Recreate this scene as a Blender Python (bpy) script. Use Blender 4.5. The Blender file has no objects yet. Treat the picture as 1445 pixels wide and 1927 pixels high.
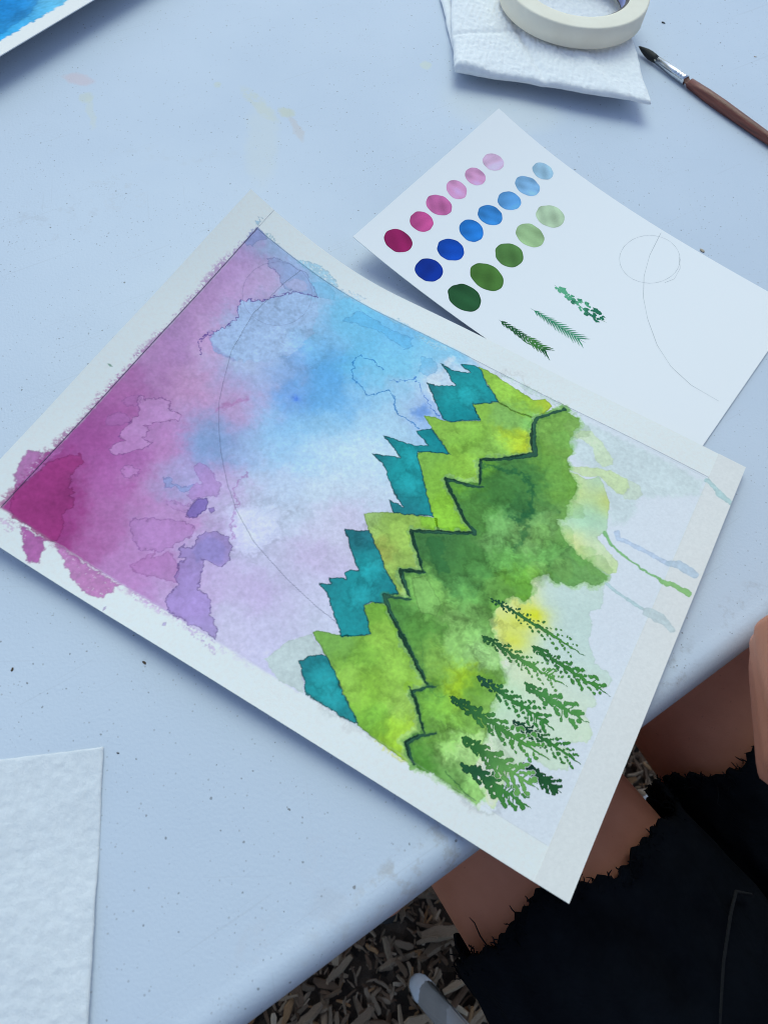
import bpy, bmesh, math, random
import numpy as np
from mathutils import Vector, Matrix

# ------------------------------------------------------------------ camera, sky, sun, exposure
scene = bpy.context.scene
COL = scene.collection
TABLE_Z = 0.74
CAM_H, CAM_TILT, CAM_ROLL = 0.3278, 1.0756, 0.176

cam_data = bpy.data.cameras.new('camera')
cam = bpy.data.objects.new('camera', cam_data); COL.objects.link(cam)
_f = Vector((0, math.cos(CAM_TILT), -math.sin(CAM_TILT))); _r = Vector((1, 0, 0)); _u = _r.cross(_f)
_r2 = _r * math.cos(CAM_ROLL) + _u * math.sin(CAM_ROLL); _u2 = -_r * math.sin(CAM_ROLL) + _u * math.cos(CAM_ROLL)
cam.matrix_world = Matrix(((_r2.x, _u2.x, -_f.x, 0), (_r2.y, _u2.y, -_f.y, 0), (_r2.z, _u2.z, -_f.z, TABLE_Z + CAM_H), (0, 0, 0, 1)))
cam_data.sensor_fit = 'VERTICAL'; cam_data.sensor_height = 36.0; cam_data.sensor_width = 27.0
cam_data.lens = 36.0 * 1448 / 1927
cam_data.clip_start = 0.01; cam_data.clip_end = 500
cam_data.dof.use_dof = True; cam_data.dof.focus_distance = 0.44; cam_data.dof.aperture_fstop = 16.0
scene.camera = cam

SUN_AZ = math.radians(-14); SUN_EL = math.radians(58)          # azimuth clockwise from +Y
world = bpy.data.worlds.new('World'); scene.world = world; world.use_nodes = True
wn = world.node_tree.nodes; wl = world.node_tree.links
sky = wn.new('ShaderNodeTexSky'); sky.sky_type = 'NISHITA'; sky.sun_disc = False
sky.sun_elevation = SUN_EL; sky.sun_rotation = SUN_AZ; sky.dust_density = 1.6; sky.air_density = 1.0; sky.ozone_density = 0.0
bg = wn['Background']; bg.inputs['Strength'].default_value = 0.143
wl.new(sky.outputs[0], bg.inputs[0])
sun_data = bpy.data.lights.new('sun', 'SUN'); sun_data.energy = 0.9; sun_data.angle = math.radians(45); sun_data.color = (0.70, 1.0, 0.84)
sun = bpy.data.objects.new('sun', sun_data); COL.objects.link(sun)
_sd = Vector((math.sin(SUN_AZ) * math.cos(SUN_EL), math.cos(SUN_AZ) * math.cos(SUN_EL), math.sin(SUN_EL)))
sun.rotation_euler = _sd.to_track_quat('Z', 'Y').to_euler(); sun.location = (0, 0, 5)
vs = scene.view_settings
vs.view_transform = 'Standard'; vs.look = 'None'; vs.gamma = 1.0; vs.use_curve_mapping = False; vs.exposure = 0.27
scene.cycles.max_bounces = 6
scene.cycles.filter_width = 1.05

# ------------------------------------------------------------------ helpers
def lin(c):
    c = np.asarray(c, float) / 255.0
    return np.where(c <= 0.04045, c / 12.92, ((c + 0.055) / 1.055) ** 2.4)
PAPER_SEEN = lin((226, 236, 244))
def pig(c, raw=False):
    """albedo of a pigment seen beside paper that reads (226,236,244)"""
    r, g, b = [float(v) for v in c]
    if raw: pass
    elif r > g + 6: k = r - g; r, g, b = r, g + .14 * k, min(b + .10 * k, 250.)
    elif g > b and r < .86 * g: r *= .97
    if not raw and g > r and g > b + 20: r, g, b = r * 1.04, min(g * 1.05, 250.), b
    return np.clip((lin((r, g, b)) / PAPER_SEEN) ** .95 * 0.86, 0.003, 0.9)

def tag(o, label=None, cat=None, group=None, kind=None):
    if label: o['label'] = label
    if cat: o['category'] = cat
    if group: o['group'] = group
    if kind: o['kind'] = kind
    return o
def empty(name, loc=(0, 0, 0)):
    o = bpy.data.objects.new(name, None); o.location = loc; o.empty_display_size = 0.05; COL.objects.link(o); return o
def link(name, me, mat=None, parent=None, smooth=True):
    if mat is not None and len(me.materials) == 0: me.materials.append(mat)
    if smooth: me.shade_smooth()
    o = bpy.data.objects.new(name, me); COL.objects.link(o)
    if parent is not None:
        o.parent = parent
        o.matrix_parent_inverse = parent.matrix_basis.inverted()
    return o
def mesh_np(name, V, Fq, cols=None):
    me = bpy.data.meshes.new(name)
    V = np.asarray(V, np.float32); Fq = np.asarray(Fq, np.int32); n, k = Fq.shape
    me.vertices.add(len(V)); me.vertices.foreach_set('co', V.ravel())
    me.loops.add(n * k); me.loops.foreach_set('vertex_index', Fq.ravel())
    me.polygons.add(n); me.polygons.foreach_set('loop_start', np.arange(0, n * k, k, dtype=np.int32))
    if cols is not None:
        at = me.color_attributes.new('Col', 'FLOAT_COLOR', 'POINT')
        c4 = np.ones((len(V), 4), np.float32); c4[:, :3] = cols; at.data.foreach_set('color', c4.ravel())
    me.update(calc_edges=True); return me
def mesh_py(name, V, F):
    me = bpy.data.meshes.new(name); me.from_pydata([tuple(v) for v in V], [], [tuple(f) for f in F]); me.update(); return me
def grid_faces(nr, nc, wrap=False):
    i = np.arange(nr - 1)[:, None]; j = np.arange(nc if wrap else nc - 1)[None, :]
    j2 = (j + 1) % nc
    return np.stack([i * nc + j, i * nc + j2, (i + 1) * nc + j2, (i + 1) * nc + j], -1).reshape(-1, 4)
def frame_of(d):
    d = Vector(d).normalized(); a = Vector((0, 0, 1)) if abs(d.z) < 0.9 else Vector((1, 0, 0))
    x = d.cross(a).normalized(); y = x.cross(d).normalized(); return x, y, d
def tube_vf(pts, rad, seg=16, caps=True, flat=None):
    """lofted tube through pts; returns V,F lists"""
    pts = [Vector(p) for p in pts]; V = []; F = []
    n = len(pts); x0 = None
    for i, p in enumerate(pts):
        d = (pts[min(i + 1, n - 1)] - pts[max(i - 1, 0)])
        if x0 is None: x, y, _ = frame_of(d)
        else:
            dn = d.normalized(); x = (x0 - dn * x0.dot(dn)).normalized(); y = dn.cross(x)
        x0 = x
        for k in range(seg):
            a = 2 * math.pi * k / seg
            V.append(p + x * (rad[i] * math.cos(a)) + y * (rad[i] * math.sin(a)))
    for i in range(n - 1):
        for k in range(seg):
            k2 = (k + 1) % seg
            F.append((i * seg + k, i * seg + k2, (i + 1) * seg + k2, (i + 1) * seg + k))
    if caps:
        F.append(tuple(range(seg))[::-1]); F.append(tuple((n - 1) * seg + k for k in range(seg)))
    return V, F
def capsule_vf(pts, rad, seg=16):
    """tube with rounded ends"""
    pts = [Vector(p) for p in pts]; P = []; R = []
    d0 = (pts[0] - pts[1]).normalized(); d1 = (pts[-1] - pts[-2]).normalized()
    for a in (80, 60, 35): P.append(pts[0] + d0 * rad[0] * math.sin(math.radians(a))); R.append(rad[0] * math.cos(math.radians(a)))
    P += pts; R += list(rad)
    for a in (35, 60, 80): P.append(pts[-1] + d1 * rad[-1] * math.sin(math.radians(a))); R.append(rad[-1] * math.cos(math.radians(a)))
    return tube_vf(P, R, seg)
def join_vf(parts):
    V = []; F = []
    for v, f in parts:
        o = len(V); V += list(v); F += [tuple(i + o for i in q) for q in f]
    return V, F
def ellipsoid_vf(c, rx, ry, rz, ax=None, nu=18, nv=10):
    ax = ax or (Vector((1, 0, 0)), Vector((0, 1, 0)), Vector((0, 0, 1))); c = Vector(c); V = [c + ax[2] * rz]; F = []
    for i in range(1, nv):
        t = math.pi * i / nv
        for j in range(nu):
            p = 2 * math.pi * j / nu
            V.append(c + ax[0] * (rx * math.sin(t) * math.cos(p)) + ax[1] * (ry * math.sin(t) * math.sin(p)) + ax[2] * (rz * math.cos(t)))
    V.append(c - ax[2] * rz)
    for j in range(nu):
        F.append((0, 1 + j, 1 + (j + 1) % nu)); b = 1 + (nv - 2) * nu
        F.append((len(V) - 1, b + (j + 1) % nu, b + j))
        for i in range(nv - 2):
            a = 1 + i * nu
            F.append((a + j, a + nu + j, a + nu + (j + 1) % nu, a + (j + 1) % nu))
    return V, F

# ---- value noise on regular grids
def vnoise(nr, nc, cr, cc, seed):
    rng = np.random.default_rng(seed); gr, gc = int(nr / cr) + 3, int(nc / cc) + 3
    g = rng.random((gr, gc)).astype(np.float32) * 2 - 1
    y = np.arange(nr) / cr; x = np.arange(nc) / cc
    yi = y.astype(int); xi = x.astype(int); fy = y - yi; fx = x - xi
    fy = (fy * fy * (3 - 2 * fy))[:, None].astype(np.float32); fx = (fx * fx * (3 - 2 * fx))[None, :].astype(np.float32)
    a = g[np.ix_(yi, xi)]; b = g[np.ix_(yi, xi + 1)]; c = g[np.ix_(yi + 1, xi)]; d = g[np.ix_(yi + 1, xi + 1)]
    return (a * (1 - fx) + b * fx) * (1 - fy) + (c * (1 - fx) + d * fx) * fy
def fbm(nr, nc, cell, seed, octs=4, gain=0.55, minc=1.3):
    o = np.zeros((nr, nc), np.float32); a = 1.0; s = 0
    for k in range(octs):
        if cell < minc: break
        o += a * vnoise(nr, nc, cell, cell, seed * 17 + k); s += a; a *= gain; cell /= 2.0
    return o / max(s, 1e-6) * 1.5
def sstep(a, b, x):
    t = np.clip((x - a) / (b - a), 0, 1); return t * t * (3 - 2 * t)

# ---- node materials
def new_mat(name):
    m = bpy.data.materials.new(name); m.use_nodes = True; return m, m.node_tree.nodes, m.node_tree.links, m.node_tree.nodes['Principled BSDF']
def N(ns, t, **kw):
    n = ns.new(t)
    for k, v in kw.items():
        if hasattr(n, k): setattr(n, k, v)
    return n
def sock(ls, a, b):
    ls.new(a, b)
def noise_tex(ns, ls, vec, scale, detail=3, rough=0.5):
    n = ns.new('ShaderNodeTexNoise'); n.inputs['Scale'].default_value = scale; n.inputs['Detail'].default_value = detail; n.inputs['Roughness'].default_value = rough
    if vec: ls.new(vec, n.inputs['Vector'])
    return n
def ramp(ns, ls, fac, stops):
    r = ns.new('ShaderNodeValToRGB'); e = r.color_ramp.elements
    while len(e) < len(stops): e.new(0.5)
    for i, (p, c) in enumerate(stops): e[i].position = p; e[i].color = (*c, 1) if len(c) == 3 else c
    ls.new(fac, r.inputs[0]); return r
def mix(ns, ls, fac, a, b, blend='MIX'):
    m = ns.new('ShaderNodeMix'); m.data_type = 'RGBA'; m.blend_type = blend
    for s, v in ((m.inputs[0], fac), (m.inputs[6], a), (m.inputs[7], b)):
        if hasattr(v, 'links'): ls.new(v, s)
        else: s.default_value = v if not isinstance(v, tuple) else ((*v, 1) if len(v) == 3 else v)
    return m.outputs[2]
def math_n(ns, ls, op, a, b=None, clamp=False):
    m = ns.new('ShaderNodeMath'); m.operation = op; m.use_clamp = clamp
    for i, v in enumerate((a, b)):
        if v is None: continue
        if hasattr(v, 'links'): ls.new(v, m.inputs[i])
        else: m.inputs[i].default_value = v
    return m.outputs[0]
def bump(ns, ls, h, strength, dist, b):
    n = ns.new('ShaderNodeBump'); n.inputs['Strength'].default_value = strength; n.inputs['Distance'].default_value = dist
    ls.new(h, n.inputs['Height']); ls.new(n.outputs[0], b.inputs['Normal']); return n
def simple_mat(name, c1, c2, scale=30, rough=0.6, bscale=None, bdist=0.0003, spec=0.4, metal=0, stretch=None):
    m, ns, ls, b = new_mat(name)
    tc = ns.new('ShaderNodeTexCoord'); vec = tc.outputs['Object']
    if stretch:
        mp = ns.new('ShaderNodeMapping'); mp.inputs['Scale'].default_value = stretch; ls.new(vec, mp.inputs[0]); vec = mp.outputs[0]
    n = noise_tex(ns, ls, vec, scale, 4)
    r = ramp(ns, ls, n.outputs[0], [(0.3, c1), (0.7, c2)]); ls.new(r.outputs[0], b.inputs['Base Color'])
    b.inputs['Roughness'].default_value = rough; b.inputs['Specular IOR Level'].default_value = spec; b.inputs['Metallic'].default_value = metal
    if bscale:
        n2 = noise_tex(ns, ls, vec, bscale, 3); bump(ns, ls, n2.outputs[0], 0.7, bdist, b)
    return m

# painted paper: pigment comes from the colour attribute, tooth from noise
def paper_mat(name, grain=700, dist=0.00025, rough=0.8, tint=0.05, spec=0.06):
    m, ns, ls, b = new_mat(name)
    at = ns.new('ShaderNodeAttribute'); at.attribute_name = 'Col'
    tc = ns.new('ShaderNodeTexCoord')
    n = noise_tex(ns, ls, tc.outputs['Object'], grain * 1.6, 4, 0.6)
    r = ramp(ns, ls, n.outputs[0], [(0.25, (1 - tint * 1.4,) * 3), (0.75, (1.0, 1.0, 1.0))])
    c = mix(ns, ls, 1.0, at.outputs['Color'], r.outputs[0], 'MULTIPLY'); ls.new(c, b.inputs['Base Color'])
    b.inputs['Roughness'].default_value = rough; b.inputs['Specular IOR Level'].default_value = spec
    n2 = noise_tex(ns, ls, tc.outputs['Object'], grain, 3, 0.6); bump(ns, ls, n2.outputs[0], 0.55, dist, b)
    return m
M_PAPER = paper_mat('watercolour_paper', tint=0.03)
M_TAPE = paper_mat('crepe_masking_tape', grain=1100, dist=0.00012, tint=0.02)
M_CARD = paper_mat('smooth_card', grain=1500, dist=0.00003, rough=0.55, tint=0.012, spec=0.2)
M_PAINTFILM = paper_mat('dried_paint_film', grain=1000, dist=0.0001, rough=0.6, tint=0.1)

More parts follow.
